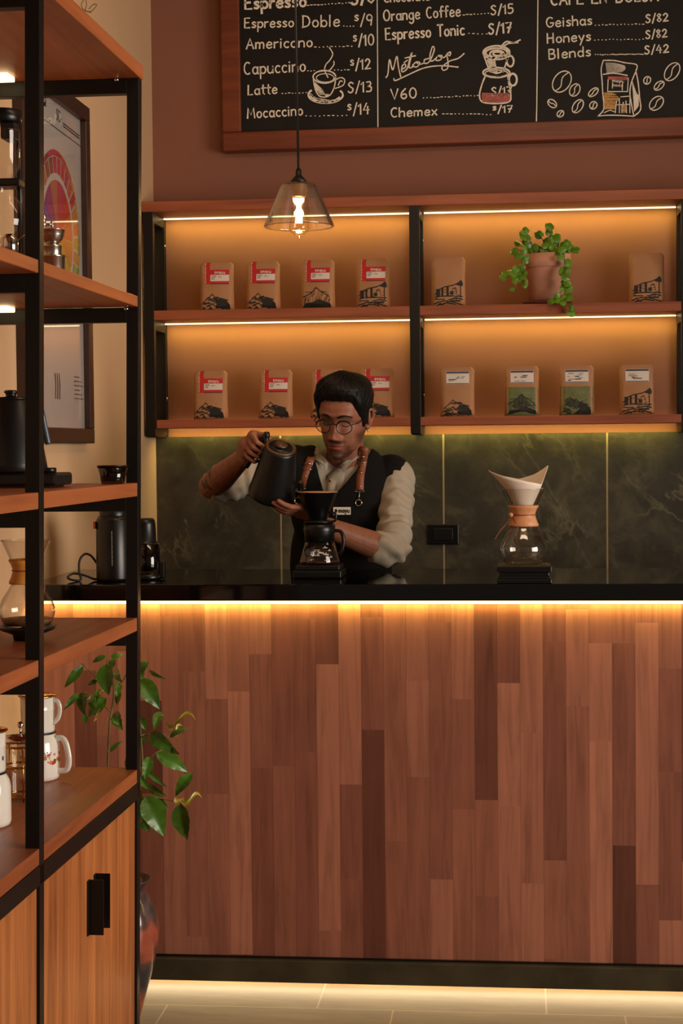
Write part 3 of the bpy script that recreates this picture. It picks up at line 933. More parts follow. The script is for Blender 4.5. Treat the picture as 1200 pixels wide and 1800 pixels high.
# ================================================================== coffee bags
BW, BH, BD = 0.123, 0.177, 0.058
def bag_front(u, v):
    """u -1..1 across, v 0..1 up -> local point on the front face"""
    t = min(1, v / 0.12)
    depth = BD * 0.5 * (1 - v) ** 0.75 * (0.75 + 0.25 * t) + 0.0025
    bulge = 0.006 * math.cos(u * math.pi / 2) * math.sin(math.pi * min(1, v * 1.05))
    cr = 0.0016 * math.sin(u * 5 + v * 23) * math.sin(v * 9) * (0.3 + v)
    w_ = BW / 2 * (1 - 0.03 * math.sin(v * math.pi))
    dx = w_ * u
    if v > 0.93:                                   # rounded top corners
        r = (v - 0.93) / 0.07
        dx = u * (w_ - 0.010 * (1 - math.sqrt(max(0, 1 - r * r))))
    edge = max(0, (abs(u) - 0.82) / 0.18)
    return Vector((dx, -(depth * (1 - 0.55 * edge ** 2) + bulge + cr), v * BH))
def bag_surf(mb, u0, u1, v0, v1, off, nu=8, nv=6):
    mb.grid([[bag_front(u0 + (u1 - u0) * i / nu, v0 + (v1 - v0) * j / nv) + Vector((0, -off, 0)) for i in range(nu + 1)] for j in range(nv + 1)])
def bmapper(off): return lambda x, y: bag_front(x, y) + Vector((0, -off, 0))
def bpoly(mb, pts, off):
    """patch of print following the bag: a fan of thin triangles split finely"""
    c = Vector((sum(p[0] for p in pts) / len(pts), sum(p[1] for p in pts) / len(pts)))
    rows = []
    for t in (1.0, 0.66, 0.33, 0.02):
        rows.append([bag_front(*(c + (Vector(p) - c) * t)) + Vector((0, -off, 0)) for p in pts])
    mb.grid(rows, closed_u=True, smooth=False)
def scene_print(kind, rnd):
    ink = MB()
    if kind == 'hill':
        bpoly(ink, [(-.05, .06), (.82, .03), (.80, .12), (.62, .2), (.55, .23), (.1, .24), (.0, .17)], 0.0010)
        for i in range(44):
            x = rnd.uniform(-.8, .7); t = 1 - abs(x + .1) / .95
            y = rnd.uniform(.03, .12 + .22 * t)
            ribbon(ink, [(x - .16, y - .015), (x, y + .012), (x + .15, y - .01 - .03 * rnd.random())], 0.009 if i % 3 else 0.016, lambda a, b: bag_front(a * 1.0, max(0.01, b)) + Vector((0, -.0012, 0)), True)
        ribbon(ink, [(-.78, .17), (-.45, .27), (-.25, .34), (-.05, .27), (.3, .25), (.7, .21)], 0.010, bmapper(.0013))
    elif kind == 'peak':
        bpoly(ink, [(-.85, .03), (.85, .03), (.8, .11), (.45, .16), (.1, .2), (-.25, .14), (-.7, .12)], 0.0010)
        ribbon(ink, [(-.85, .24), (-.3, .33), (-.1, .42), (.0, .43), (.18, .37), (.75, .25)], 0.012, bmapper(.0013))
        ribbon(ink, [(-.7, .345), (-.2, .35)], 0.007, bmapper(.0013)); ribbon(ink, [(.2, .36), (.6, .34)], 0.007, bmapper(.0013))
        for i in range(40):
            x = rnd.uniform(-.78, .76)
            y = rnd.uniform(.1, .2 + .12 * (1 - abs(x)))
            ribbon(ink, [(x - .03, y), (x + .03, y + rnd.uniform(.05, .1))], 0.014 if i % 2 else 0.022, lambda a, b: bag_front(a, b) + Vector((0, -.0012, 0)), True)
    else:
        for x0, x1, y0, y1 in ((-.72, -.5, .2, .36), (-.42, -.3, .22, .38), (-.12, .02, .22, .40), (.1, .3, .24, .31), (.68, .74, .14, .48), (-.3, .2, .2, .225), (-.8, -.2, .14, .16), (.1, .7, .1, .13)):
            bpoly(ink, [(x0, y0), (x1, y0), (x1, y1), (x0, y1)], 0.0010)
        bpoly(ink, [(.42, .44), (.6, .42), (.84, .41), (.86, .47), (.76, .54), (.62, .5)], 0.0011)
        for q in ([(-.82, .24), (-.5, .36), (-.2, .4), (.3, .43), (.6, .48)], [(-.85, .06), (-.3, .12), (.2, .1), (.85, .03)], [(-.7, .03), (-.1, .08), (.4, .05)], [(.2, .22), (.24, .35), (.4, .38), (.5, .3), (.5, .2)],
                  [(-.8, .19), (.0, .22), (.84, .2)], [(.0, .14), (.5, .17), (.84, .14)], [(-.62, .02), (-.5, .07), (-.3, .03)]):
            ribbon(ink, q, 0.011, bmapper(.0012))
        for i in range(30):
            x = rnd.uniform(-.8, .65); y = rnd.uniform(.04, .36)
            ribbon(ink, [(x, y), (x + .12, y + .012)], 0.012, bmapper(.0012), True)
    return ink
def make_bag(label_kind, art, seed):
    rnd = random.Random(seed)
    root = thing('coffee_bag', (0, 0, 0), None, 'coffee bag')
    nu, nv = 14, 16
    fr = [[bag_front(-1 + 2 * i / nu, j / nv) for i in range(nu + 1)] for j in range(nv + 1)]
    bk = [[Vector((p.x, -p.y, p.z)) for p in reversed(r)] for r in fr]
    mb = MB()
    mb.grid([a + b for a, b in zip(fr, bk)], closed_u=True)
    mb.add(fr[0] + bk[0], [tuple(range(len(fr[0]) + len(bk[0])))], False)
    mb.build('pouch', M['kraft'], root)
    band = None
    if art[1]:
        mb = MB(); bag_surf(mb, -.97, .97, 0.02, 0.58, 0.0007, 10, 10)
        band = mb.build('printed_band', M['greenink'], root)
        mb = MB()
        if art[0] == 'peak': bpoly(mb, [(-.9, .025), (.9, .025), (.9, .2), (.5, .24), (.2, .36), (.0, .45), (-.2, .38), (-.5, .24), (-.9, .18)], 0.0009)
        else: bpoly(mb, [(-.9, .025), (.9, .025), (.9, .36), (.55, .33), (.2, .2), (-.1, .28), (-.4, .38), (-.7, .33), (-.9, .2)], 0.0009)
        mb.build('hill_print', M['darkgreen'], band, fix=False)
    ink = scene_print(art[0], rnd)
    ink.build('ink_print', M['ink'], root, fix=False)
    if label_kind == 'red':
        mb = MB(); bag_surf(mb, -.64, -.40, 0.55, 0.995, 0.0012, 3, 8); bag_surf(mb, -.41, .76, 0.55, 0.84, 0.0012, 10, 5)
        lb = mb.build('red_label', M['red'], root)
        mb = MB(); bag_surf(mb, -.36, .76, 0.605, 0.735, 0.0019, 8, 4)
        for i in range(9): bag_surf(mb, -.68 + .02 * (i % 2), -.63, 0.57 + i * .047, 0.60 + i * .047, 0.0013, 2, 2)
        text_on(mb, '#mayu', (-.12, .76), (.52, .76), .055, .011, bmapper(.0020), ydown=False)
        mb.build('label_print', M['white'], lb)
        mb = MB()
        for i in range(3): ribbon(mb, [(-.3, .71 - i * .03), (-.02 - .05 * i, .71 - i * .03)], .005, bmapper(.0026))
        ribbon(mb, [(.1, .69), (.3, .69)], .004, bmapper(.0026)); bag_surf(mb, -.35, .75, 0.545, 0.557, 0.0018, 8, 1)
        mb.build('label_text', M['ink'], lb)
    elif label_kind == 'white':
        mb = MB(); bag_surf(mb, -.66, .70, 0.655, 0.915, 0.0012, 10, 6)
        lb = mb.build('white_label', M['white'], root)
        mb = MB(); bag_surf(mb, -.64, .68, 0.872, 0.91, 0.0019, 8, 2); bag_surf(mb, -.64, .68, 0.66, 0.675, 0.0019, 8, 1)
        for i in range(9):
            x = rnd.uniform(-.6, .3); y = rnd.choice((.70, .725, .75, .78, .81, .84))
            ribbon(mb, [(x, y), (x + rnd.uniform(.1, .35), y)], .005 if i % 3 else .010, bmapper(.0020))
        mb.build('label_print', M['blueink'], lb)
    return root
def copy_tree(o, parent=None):
    c = o.copy()
    COL.objects.link(c)
    if parent is not None: c.parent = parent
    for ch in o.children: copy_tree(ch, c)
    return c
protos = {}
def bag(lk, art, band, px, py, label, group, rz=0.0):
    key = (lk, art, band)
    p = P(px, py, Y=6.125)
    z = 1.9682 if py < 600 else 1.5782
    if key not in protos:
        o = protos[key] = make_bag(lk, (art, band), len(protos) + 3)
    else:
        o = copy_tree(protos[key])
    o.location = (p.x, 6.125, z)
    o.rotation_euler = (0, 0, rz)
    tag(o, label, 'coffee bag', group)
    return o
UPG, LOG = 'coffee bags on the upper shelf', 'coffee bags on the lower shelf'
bag('red', 'hill', 0, 382, 540, 'red-labelled kraft coffee bag nearest the left post on the upper shelf', UPG, 0.06)
bag('red', 'hill', 0, 463, 540, 'red-labelled kraft coffee bag second from the left post on the upper shelf', UPG, 0.0)
bag('red', 'peak', 0, 559, 540, 'red-labelled kraft coffee bag printed with a mountain peak, right behind the pendant lamp', UPG, -0.04)
bag('red', 'town', 0, 656, 540, 'red-labelled kraft coffee bag printed with a town square, upper shelf next to the middle post', UPG, -0.02)
bag('none', 'town', 0, 788, 535, 'kraft bag without label standing between middle post and the ivy pot', UPG, 0.05)
bag('none', 'town', 0, 1136, 525, 'kraft bag without label standing to the right of the ivy pot', UPG, -0.05)
bag('red', 'hill', 0, 371, 730, 'red-labelled kraft coffee bag nearest the left post on the lower shelf', LOG, 0.03)
bag('red', 'hill', 0, 485, 730, 'red-labelled kraft coffee bag on the lower shelf above the kettle', LOG, 0.0)
bag('red', 'hill', 0, 576, 730, 'red-labelled kraft coffee bag mostly hidden behind the left side of the man\'s head', LOG, 0.0)
bag('red', 'hill', 0, 663, 730, 'red-labelled kraft coffee bag showing behind the man\'s ear by the middle post', LOG, -0.02)
bag('white', 'hill', 0, 804, 727, 'white-labelled kraft coffee bag without green band, first right of the middle post, lower shelf', LOG, 0.04)
bag('white', 'peak', 1, 917, 726, 'white-labelled coffee bag with green band and a pointed mountain print', LOG, 0.0)
bag('white', 'hill', 1, 1013, 725, 'white-labelled coffee bag with green band and a rocky hill print', LOG, 0.0)
bag('white', 'town', 0, 1119, 724, 'white-labelled kraft coffee bag with a town print at the right end of the lower shelf', LOG, -0.05)

# ================================================================== trailing plant on the upper shelf
def round_leaf(mb, c, nrm, r, rnd, lobes=True):
    nrm = Vector(nrm).normalized()
    e = nrm.cross(Vector((0.2, 0.3, 1))).normalized()
    g = e.cross(nrm)
    q0 = rnd.uniform(0, 6.28)
    ce = Vector(c)
    rows = []
    for t in (0.02, 0.5, 1.0):
        row = []
        for i in range(16):
            q = 2 * math.pi * i / 16
            rr = r * t * (1 - 0.34 * max(0, math.cos(q)) ** 9 + 0.05 * math.sin(5 * q)) * (1.12 if lobes and i in (7, 8, 9) else 1)
            row.append(ce + e * (math.cos(q + q0) * rr) + g * (math.sin(q + q0) * rr) - nrm * (0.25 * r * t * t * (1 + 0.5 * math.cos(2 * q))))
        rows.append(row)
    mb.grid(rows, closed_u=True)
PY = 6.125
pp = P(961, 528, Y=PY)
IV = thing('trailing_plant', (pp.x, PY, 1.968), 'round-leaved trailing green plant in a pale terracotta pot on the upper shelf', 'potted plant')
zb = 1.9682
pt = P(961, 448, Y=PY).z
MB().lathe([(0, zb), (0.082, zb), (0.088, zb + .012), (0.084, zb + .014), (0.078, zb + .006), (0, zb + .005)], (pp.x, PY, 0), n=40).build('saucer', M['saucer'], IV)
z0 = zb + .006
hh = pt - z0
MB().lathe([(0, z0), (0.060, z0), (0.0745, z0 + hh * .72), (0.0755, z0 + hh * .725), (0.0825, z0 + hh * .73), (0.0845, z0 + hh), (0.079, z0 + hh), (0.076, z0 + hh * .88), (0, z0 + hh * .88)], (pp.x, PY, 0), n=48).build('pot', M['terracotta'], IV)
MB().lathe([(0, pt - .016), (0.076, pt - .018)], (pp.x, PY, 0), n=24).build('soil', M['soil'], IV)
rnd = random.Random(5)
vm, lm = MB(), MB()
def vine(pts, n, rad, spread):
    sp = spline(pts, 6)
    vm.tube(sp, 0.0016, 5)
    for i in range(n):
        p = sp[int((i + 0.6) / n * (len(sp) - 1))]
        off = Vector((rnd.uniform(-spread, spread), rnd.uniform(-spread, spread * .3) - .004, rnd.uniform(-spread, spread) * .8))
        lp = p + off
        if lp.y < 6.14: pass
        vm.tube([p, p + off * .5 + Vector((0, 0, .004)), lp], 0.0008, 4)
        round_leaf(lm, lp, (rnd.uniform(-.5, .5), -1.0 + rnd.uniform(-.3, .3), rnd.uniform(-.1, .9)), rad * rnd.uniform(.75, 1.15), rnd)
top_ = Vector((pp.x, PY, pt))
def Q(px, py, y=6.06): return P(px, py, Y=y)
for tip in ((905, 432), (925, 418), (945, 408), (966, 398), (985, 412), (1000, 430), (1016, 438), (952, 430), (975, 425), (898, 440), (935, 440), (960, 420), (990, 438), (915, 405)):
    a = top_ + Vector((rnd.uniform(-.05, .05), rnd.uniform(-.05, .03), -.01))
    b = P(*tip, Y=rnd.uniform(6.06, 6.15))
    vine([a, (a + b) / 2 + Vector((0, 0, .012)), b], 5, 0.0165, 0.015)
vine([top_ + Vector((-.06, -.02, 0)), Q(918, 440, 6.06), Q(916, 465, 6.04), Q(912, 480, 6.035), Q(897, 484, 6.03), Q(883, 490, 6.03)], 15, 0.0145, 0.016)
vine([Q(914, 470, 6.04), Q(910, 490, 6.03), Q(903, 512, 6.025)], 5, 0.0125, 0.010)
vine([Q(914, 470, 6.04), Q(922, 488, 6.03), Q(920, 500, 6.025)], 5, 0.013, 0.010)
vine([top_ + Vector((.04, -.05, 0)), Q(990, 445, 6.03), Q(992, 470, 6.015), Q(994, 490, 6.01), Q(992, 510, 6.01), Q(994, 530, 6.0), Q(1003, 548, 6.0)], 16, 0.0150, 0.013)
vine([Q(992, 500, 6.01), Q(984, 515, 6.005), Q(974, 528, 6.0), Q(968, 534, 6.0)], 4, 0.014, 0.008)
vm.build('vines', M['stem'], IV, fix=False)
lm.build('foliage', M['leaf'], IV, fix=False)

# ================================================================== framed poster on the left wall
PO = thing('poster', (WX, 4.835, 2.0), 'tall dark-framed poster of a colour wheel on the tan left wall', 'poster')
y0, y1, zz0, zz1 = 4.475, 5.19, 1.494, 2.522
fw = 0.045
for nm, q in (('frame_bar', (y0, y1, zz0, zz0 + fw)), ('frame_bar', (y0, y1, zz1 - fw, zz1)), ('frame_bar', (y0, y0 + fw, zz0 + fw, zz1 - fw)), ('frame_bar', (y1 - fw, y1, zz0 + fw, zz1 - fw))):
    MB().box(WX + 0.0005, WX + 0.032, q[0], q[1], q[2], q[3]).build(nm, M['darkframe'], PO, bevel=0.003)
MB().box(WX + 0.0005, WX + 0.012, y0 + .01, y1 - .01, zz0 + .01, zz1 - .01).build('sheet', M['poster'], PO)
PXX = WX + 0.0128
def pm(off=0): return lambda a, b: Vector((PXX + off, y0 + a, zz0 + b))
cwy, cwz = 0.395, 0.60
SEC = [(206, 66, 96), (214, 62, 62), (222, 104, 56), (224, 150, 60), (206, 180, 66), (150, 180, 60), (70, 150, 70), (64, 150, 130), (96, 160, 204), (110, 130, 190), (126, 92, 160), (170, 70, 130), (200, 120, 90), (150, 90, 60)]
secmats = [plain('wheel_tone', c, 0.5, var=0.12, vscale=60) for c in SEC]
def ring(r0, r1, n, off, gap, shift=0):
    mbs = {}
    for i in range(n):
        a0, a1 = 2 * math.pi * (i + gap) / n, 2 * math.pi * (i + 1 - gap) / n
        k = int(i * len(SEC) / n + shift + (i % 2) * (n > 20) * 0.9) % len(SEC)
        mb = mbs.setdefault(k, MB())
        mb.grid([[pm(off)(cwy + r * math.sin(a0 + (a1 - a0) * j / 6), cwz + r * math.cos(a0 + (a1 - a0) * j / 6)) for j in range(7)] for r in (r0, r1)], smooth=False)
    for k, mb in mbs.items(): yield mb, secmats[k]
whl = thing('tmp', (0, 0, 0), None, None)
bpy.data.objects.remove(whl)
first = None
for r0, r1, n, gap, sh in ((0.025, 0.160, 12, .012, 0), (0.180, 0.226, 30, .10, 0), (0.229, 0.246, 44, .06, 1)):
    for mb, mt in ring(r0, r1, n, 0.0004, gap, sh):
        mb.build('wheel_sector', mt, PO, fix=False)
mb = MB()
ribbon(mb, [(.05, .915), (.665, .905)], .0012, pm(.0005))
text_on(mb, 'mayu', (.05, .955), (.29, .953), .05, .005, pm(.0005), ydown=False)
text_on(mb, 'SCA', (.40, .935), (.46, .934), .032, .0018, pm(.0005), ydown=False)
for k in range(2): ribbon(mb, [(.47, .938 - k * .008), (.655, .934 - k * .008)], .0018, pm(.0005))
for i in range(6): ribbon(mb, [(.55, .135 + i * .013), (.655 - .02 * (i % 3), .135 + i * .013)], .0012, pm(.0005))
for i in range(3): ribbon(mb, [(.34 + i * .022, .13), (.345 + i * .022, .17), (.338 + i * .022, .2)], .0035, pm(.0005))
mb.build('lettering', M['ink'], PO, fix=False)
MB().box(WX + 0.0145, WX + 0.016, y0 + fw, y1 - fw, zz0 + fw, zz1 - fw).build('glazing', M['posterglass'], PO)

# ================================================================== glass brewers with wooden collar
def brewer(x, y, z, Hh, label, woodmat, tie, filt=False, beans=False):
    o = thing('pour_over_brewer', (x, y, z), label, 'coffee brewer')
    k = Hh / 0.206
    prof = [(0.040, 0.002), (0.052, 0.005), (0.060, 0.016), (0.0655, 0.035), (0.066, 0.046), (0.059, 0.066), (0.045, 0.088), (0.033, 0.107), (0.0285, 0.120), (0.0285, 0.130), (0.034, 0.150), (0.045, 0.178), (0.057, 0.204), (0.0585, 0.206)]
    inn = [(r - 0.0016, h) for r, h in reversed(prof)]
    pts = [(0, 0.002)] + prof + inn + [(0, 0.0045)]
    gl = MB().lathe([(r * k, z + h * k) for r, h in pts], (x, y, 0), n=56).build('glass', M['glass'], o)
    MB().tube([(x + math.cos(q) * .0583 * k, y + math.sin(q) * .0583 * k, z + .206 * k) for q in [i * math.pi / 20 for i in range(40)]], .0011 * k, 6, True).build('rim', M['glass'], gl)
    MB().lathe([(r * k, z + h * k) for r, h in [(0.0345, 0.106), (0.0405, 0.104), (0.0415, 0.108), (0.0355, 0.122), (0.0325, 0.133), (0.0325, 0.138), (0.0365, 0.150), (0.0415, 0.158), (0.0405, 0.1615), (0.039, 0.1605), (0.0295, 0.134), (0.0295, 0.124), (0.0345, 0.106)]], (x, y, 0), n=48).build('wooden_collar', woodmat, o)
    # leather tie: loop, bead and two tails
    mb = MB()
    mb.tube([(x + math.cos(q) * .0332 * k, y + math.sin(q) * .0332 * k, z + .1355 * k) for q in [i * math.pi / 16 for i in range(32)]], .0016 * k, 6, True)
    tx, ty, tz = x + math.cos(tie) * .037 * k, y + math.sin(tie) * .037 * k, z + .134 * k
    dx, dy = math.cos(tie), math.sin(tie)
    mb.tube(spline([(tx, ty, tz), (tx + dx * .012 * k, ty + dy * .012 * k, tz - .02 * k), (tx + dx * .02 * k - .012, ty + dy * .02 * k, tz - .042 * k), (tx + dx * .026 * k - .02, ty + dy * .026 * k, tz - .064 * k)]), .0013 * k, 6)
    mb.tube(spline([(tx, ty, tz), (tx + .010 * k, ty - .014 * k, tz - .012 * k), (tx + .018 * k, ty - .020 * k, tz - .034 * k), (tx + .014 * k, ty - .022 * k, tz - .055 * k)]), .0013 * k, 6)
    mb.build('leather_tie', M['leather'], o)
    MB().ball((tx, ty - .004 * k, tz + .002), .0068 * k, 14).build('wooden_bead', woodmat, o)
    # pouring channel down the neck
    px, py = x + math.cos(tie + .6) * .034 * k, y + math.sin(tie + .6) * .034 * k
    MB().tube(spline([(x + math.cos(tie + .5) * .054 * k, y + math.sin(tie + .5) * .054 * k, z + .204 * k), (x + math.cos(tie + .5) * .039 * k, y + math.sin(tie + .5) * .039 * k, z + .168 * k), (x + math.cos(tie + .5) * .0295 * k, y + math.sin(tie + .5) * .0295 * k, z + .138 * k)]), .005 * k, 8).build('pouring_channel', M['glass'], gl)
    return o, k
CS = thing('brewer_stand', (0, 0, 0), 'black square riser on the granite worktop under the filter brewer', 'stand')
sx0, sx1 = P(873.5, 1010, Y=4.565).x, P(969, 1010, Y=4.565).x
scx = (sx0 + sx1) / 2
for z0, z1, ins in ((CZ + .0002, CZ + .012, 0), (CZ + .012, CZ + .018, .003), (CZ + .018, CZ + .030, .006), (CZ + .030, CZ + .0455, 0.0)):
    MB().box(sx0 + ins, sx1 - ins, 4.535 + ins, 4.535 + (sx1 - sx0) - ins, z0, z1).build('riser_plate', M['blackplastic'], CS, bevel=0.002)
BYC = 4.535 + (sx1 - sx0) / 2
bx = P(920, 990, Y=BYC).x
BR, kk = brewer(bx, BYC, CZ + .0457, 0.203, 'glass hourglass brewer with wooden collar and white paper filter on the bar', M['cherrywood'], math.radians(205))
def interp_deg(tab, a):
    for (p, u), (q_, v) in zip(tab, tab[1:]):
        if a <= q_: return u + (v - u) * (a - p) / (q_ - p)
    return tab[-1][1]
# folded paper filter standing in the funnel: two upswept wings
rows = []
zc = CZ + .0457
pz0, pz1 = zc + .118, zc + .205
for j in range(15):
    t = j / 14
    row = []
    for i in range(56):
        q = 2 * math.pi * i / 56
        dg = math.degrees(q) % 360
        topz = zc + interp_deg([(0, .256), (8, .266), (20, .262), (60, .240), (100, .228), (150, .240), (180, .253), (205, .246), (240, .233), (280, .223), (320, .217), (345, .214), (353, .222), (360, .256)], dg)
        z = pz0 + (topz - pz0) * t
        r = .006 + (z - pz0) * .475
        flare = max(0, z - (zc + .2)) * (.42 if math.cos(q) < 0 else -.12)
        row.append((bx - .000 + math.cos(q) * (r + flare), BYC + math.sin(q) * (r * 0.92), z))
    rows.append(row)
fo = MB().grid(rows, closed_u=True).build('paper_filter', M['filterpaper'])
tag(fo, 'white paper filter cone with two upswept wings standing in the brewer', 'paper filter')
sd = fo.modifiers.new('s', 'SOLIDIFY'); sd.thickness = 0.0012

# brewer on the shelving unit with wooden tray, beans
sz = 1.0645
p = P(48, 1100, Y=3.62)
TR = thing('brewer_tray', (p.x, 3.62, sz), 'dark round tray under the brewer on the shelving unit', 'tray')
MB().lathe([(0, sz), (.030, sz), (.032, sz + .012), (.058, sz + .022), (.064, sz + .030), (.060, sz + .031), (.052, sz + .026), (0, sz + .024)], (p.x, 3.62, 0), n=40).build('dish', M['blackplastic'], TR)
B2, k2 = brewer(p.x, 3.62, sz + .0265, 0.190, 'glass hourglass brewer with orange wooden collar on the shelving unit', M['orangecollar'], math.radians(-20))
BN = MB().lathe([(0, sz + .033), (.046, sz + .033), (.055, sz + .044), (.050, sz + .047), (.03, sz + .049), (0, sz + .048)], (p.x, 3.62, 0), n=36).build('coffee_beans', M['bean'])
tag(BN, 'coffee beans lying in the bottom of the shelf brewer', 'coffee beans', kind='stuff')

# ================================================================== dripper, server and scale in front of the man
DY = 4.78
p = P(562, 988, Y=DY)
dxc = p.x
SC = thing('brewing_scale', (dxc, DY, CZ), 'flat black brewing scale under the glass server on the bar', 'scale')
MB().box(dxc - .068, dxc + .068, DY - .07, DY + .07, CZ + .0002, CZ + .022).build('base', M['blackplastic'], SC, bevel=0.004)
MB().box(dxc - .062, dxc + .062, DY - .06, DY + .064, CZ + .022, CZ + .036).build('weighing_plate', M['blackmatte'], SC, bevel=0.003)
MB().box(dxc - .03, dxc + .03, DY - .0716, DY - .0701, CZ + .008, CZ + .018).build('display', M['blackmatte'], SC)
zs = CZ + .0362
SV = thing('coffee_server', (dxc, DY, zs), 'glass coffee server with black collar and handle on the scale', 'coffee server')
hs = .068
gl = MB().lathe([(0, zs), (.053, zs), (.057, zs + .004), (.0565, zs + .010), (.040, zs + hs), (.0385, zs + hs), (.0545, zs + .011), (.0545, zs + .005), (0, zs + .003)], (dxc, DY, 0), n=48).build('glass', M['glass'], SV)
MB().lathe([(0, zs + .0035), (.0535, zs + .0035), (.0535, zs + .0095), (0, zs + .010)], (dxc, DY, 0), n=36).build('coffee', plain('brewed_coffee', (60, 28, 10), 0.1), SV)
def svm(a, b):
    """print wrapped on the glass: a = angle offset, b = height"""
    r = .0575 - (b - .008) / (hs - .008) * .0166
    return Vector((dxc + math.sin(a) * r, DY - math.cos(a) * r, zs + b))
mb = MB()
text_on(mb, '02', (-.22, .030), (.10, .030), .0085, .0007, svm, ydown=False)
for a, b, ww in ((-.24, .027, .36), (-.24, .042, .36), (.30, .048, .3), (.34, .030, .26), (.36, .014, .24), (.62, .040, .2), (.64, .022, .2), (.58, .058, .14)):
    ribbon(mb, [(a, b), (a + ww * .5, b), (a + ww, b)], .0006, svm)
    if a > .25: ribbon(mb, [(a + ww * .4, b + .002), (a + ww * .6, b + .004)], .0012, svm)
mb.build('measure_marks', M['white'], gl, fix=False)
MB().lathe([(.0385, zs + hs - .004), (.0425, zs + hs - .002), (.0428, zs + hs + .018), (.0455, zs + hs + .026), (.044, zs + hs + .042), (.037, zs + hs + .048), (.030, zs + hs + .048), (.036, zs + hs + .03), (.0385, zs + hs - .004)], (dxc, DY, 0), n=44).build('collar', M['blackplastic'], SV)
hx = dxc + .043
MB().tube(spline([(hx - .003, DY - .01, zs + hs + .026), (hx + .018, DY - .012, zs + hs + .024), (hx + .026, DY - .014, zs + hs), (hx + .022, DY - .014, zs + .04), (hx + .014, DY - .012, zs + .028)]), .0052, 10).build('handle', M['blackplastic'], SV)
zd = zs + hs + .0485
DR = thing('dripper', (dxc, DY, zd), 'dark glass cone dripper on top of the coffee server', 'dripper')
zr = P(556, 866, Y=DY).z
MB().lathe([(.018, zd + .003), (.024, zd + .006), (.0575, zr), (.0585, zr + .001), (.0565, zr + .001), (.022, zd + .010), (.016, zd + .006), (.018, zd + .003)], (dxc - .004, DY, 0), n=48).build('cone', M['blackplastic'], DR)
MB().lathe([(.018, zd + .006), (.042, zd), (.043, zd + .0045), (.020, zd + .010)], (dxc - .002, DY, 0), n=40).build('flange', M['blackplastic'], DR)
MB().tube(spline([(dxc + .028, DY - .01, zd + .028), (dxc + .046, DY - .012, zd + .026), (dxc + .047, DY - .012, zd + .008), (dxc + .036, DY - .01, zd + .003)]), .0035, 8).build('handle', M['blackplastic'], DR)
PF = MB().lathe([(.004, zd + .016), (.0545, zr + .003), (.0552, zr + .003), (.0560, zr + .002), (.006, zd + .015)], (dxc - .004, DY, 0), n=44).build('paper_filter', M['brownpaper'])
tag(PF, 'brown paper filter lining the dark dripper in front of the man', 'paper filter')
GC = MB().lathe([(0, zr - .014), (.044, zr - .012)], (dxc - .004, DY, 0), n=30).build('ground_coffee', M['coffee'])
tag(GC, 'wet ground coffee filling the brown paper filter', 'coffee grounds', kind='stuff')

# ================================================================== grinders at the left end of the bar
GY = 4.66
p = P(201, 1030, Y=GY)
GR = thing('coffee_grinder', (p.x, GY, CZ), 'tall black cylindrical electric grinder at the left end of the bar', 'coffee grinder')
z = CZ + .0002
zt = P(201, 895, Y=GY).z
H = zt - z
rr = .0485
MB().lathe([(0, z), (rr, z), (rr + .001, z + .008), (rr, z + .85 * H), (rr - .006, z + .905 * H), (rr - .012, z + .91 * H), (0, z + .91 * H)], (p.x, GY, 0), n=44).build('body', M['blackplastic'], GR)
MB().lathe([(rr - .010, z + .91 * H), (rr - .009, z + .98 * H), (rr - .013, z + H), (0, z + H)], (p.x, GY, 0), n=44).build('lid', M['blackmatte'], GR)
mb = MB()
for i in range(22):
    ribbon(mb, [(0, i * .0044), (0.0016, i * .0044 + .001 + .0008 * (i % 3))], .0011, lambda a, b: Vector((p.x + math.sin(.12) * rr + a, GY - math.cos(.12) * rr - .0012, z + .045 + b)))
mb.build('side_lettering', plain('grey_print', (150, 140, 130), 0.6), GR, fix=False)
MB().box(p.x - rr - .002, p.x - rr + .004, GY - .03, GY - .015, z + .145, z + .165).build('red_switch', plain('red_switch', (150, 40, 28), 0.4), GR, bevel=.002)
cb = [P(170, 990, Y=GY), P(160, 977, Y=GY), P(149, 974, Y=GY), P(140, 985, Y=GY - .01), P(139, 1005, Y=GY - .02), P(142, 1026, Y=GY - .03), P(128, 1028, Y=GY - .04), P(119, 1015, Y=GY - .03), P(130, 1008, Y=GY - .02), P(150, 1012, Y=GY - .02), P(166, 1022, Y=GY - .01), P(176, 1029, Y=GY)]
for q in cb: q.z = max(q.z, CZ + .0045)
MB().tube(spline(cb, 6), .0033, 8).build('power_cable', M['cable'], GR)
GY2 = 4.70
p2 = P(259, 1030, Y=GY2)
G2 = thing('compact_grinder', (p2.x, GY2, CZ), 'small black grinder with smoked glass jar next to the tall grinder', 'coffee grinder')
zt2 = P(259, 911, Y=GY2).z
H2 = zt2 - z
MB().lathe([(0, z), (.038, z), (.039, z + .006), (.038, z + .016), (0, z + .016)], (p2.x, GY2, 0), n=40).build('base', M['blackplastic'], G2)
MB().lathe([(.035, z + .0165), (.037, z + .02), (.037, z + .58 * H2), (.034, z + .59 * H2), (.034, z + .03), (0, z + .02)], (p2.x, GY2, 0), n=40).build('glass_jar', M['smoke'], G2)
MB().lathe([(0, z + .595 * H2), (.037, z + .595 * H2), (.0365, z + .6 * H2), (.033, z + .63 * H2), (.031, z + .9 * H2), (.029, z + .97 * H2), (.024, z + H2), (0, z + H2)], (p2.x - .006, GY2, 0), n=40).build('motor_head', M['blackplastic'], G2)
MB().box(p2.x + .034, p2.x + .052, GY2 - .01, GY2 + .012, z + .002, z + .05).build('side_latch', M['blackplastic'], G2, bevel=.004)

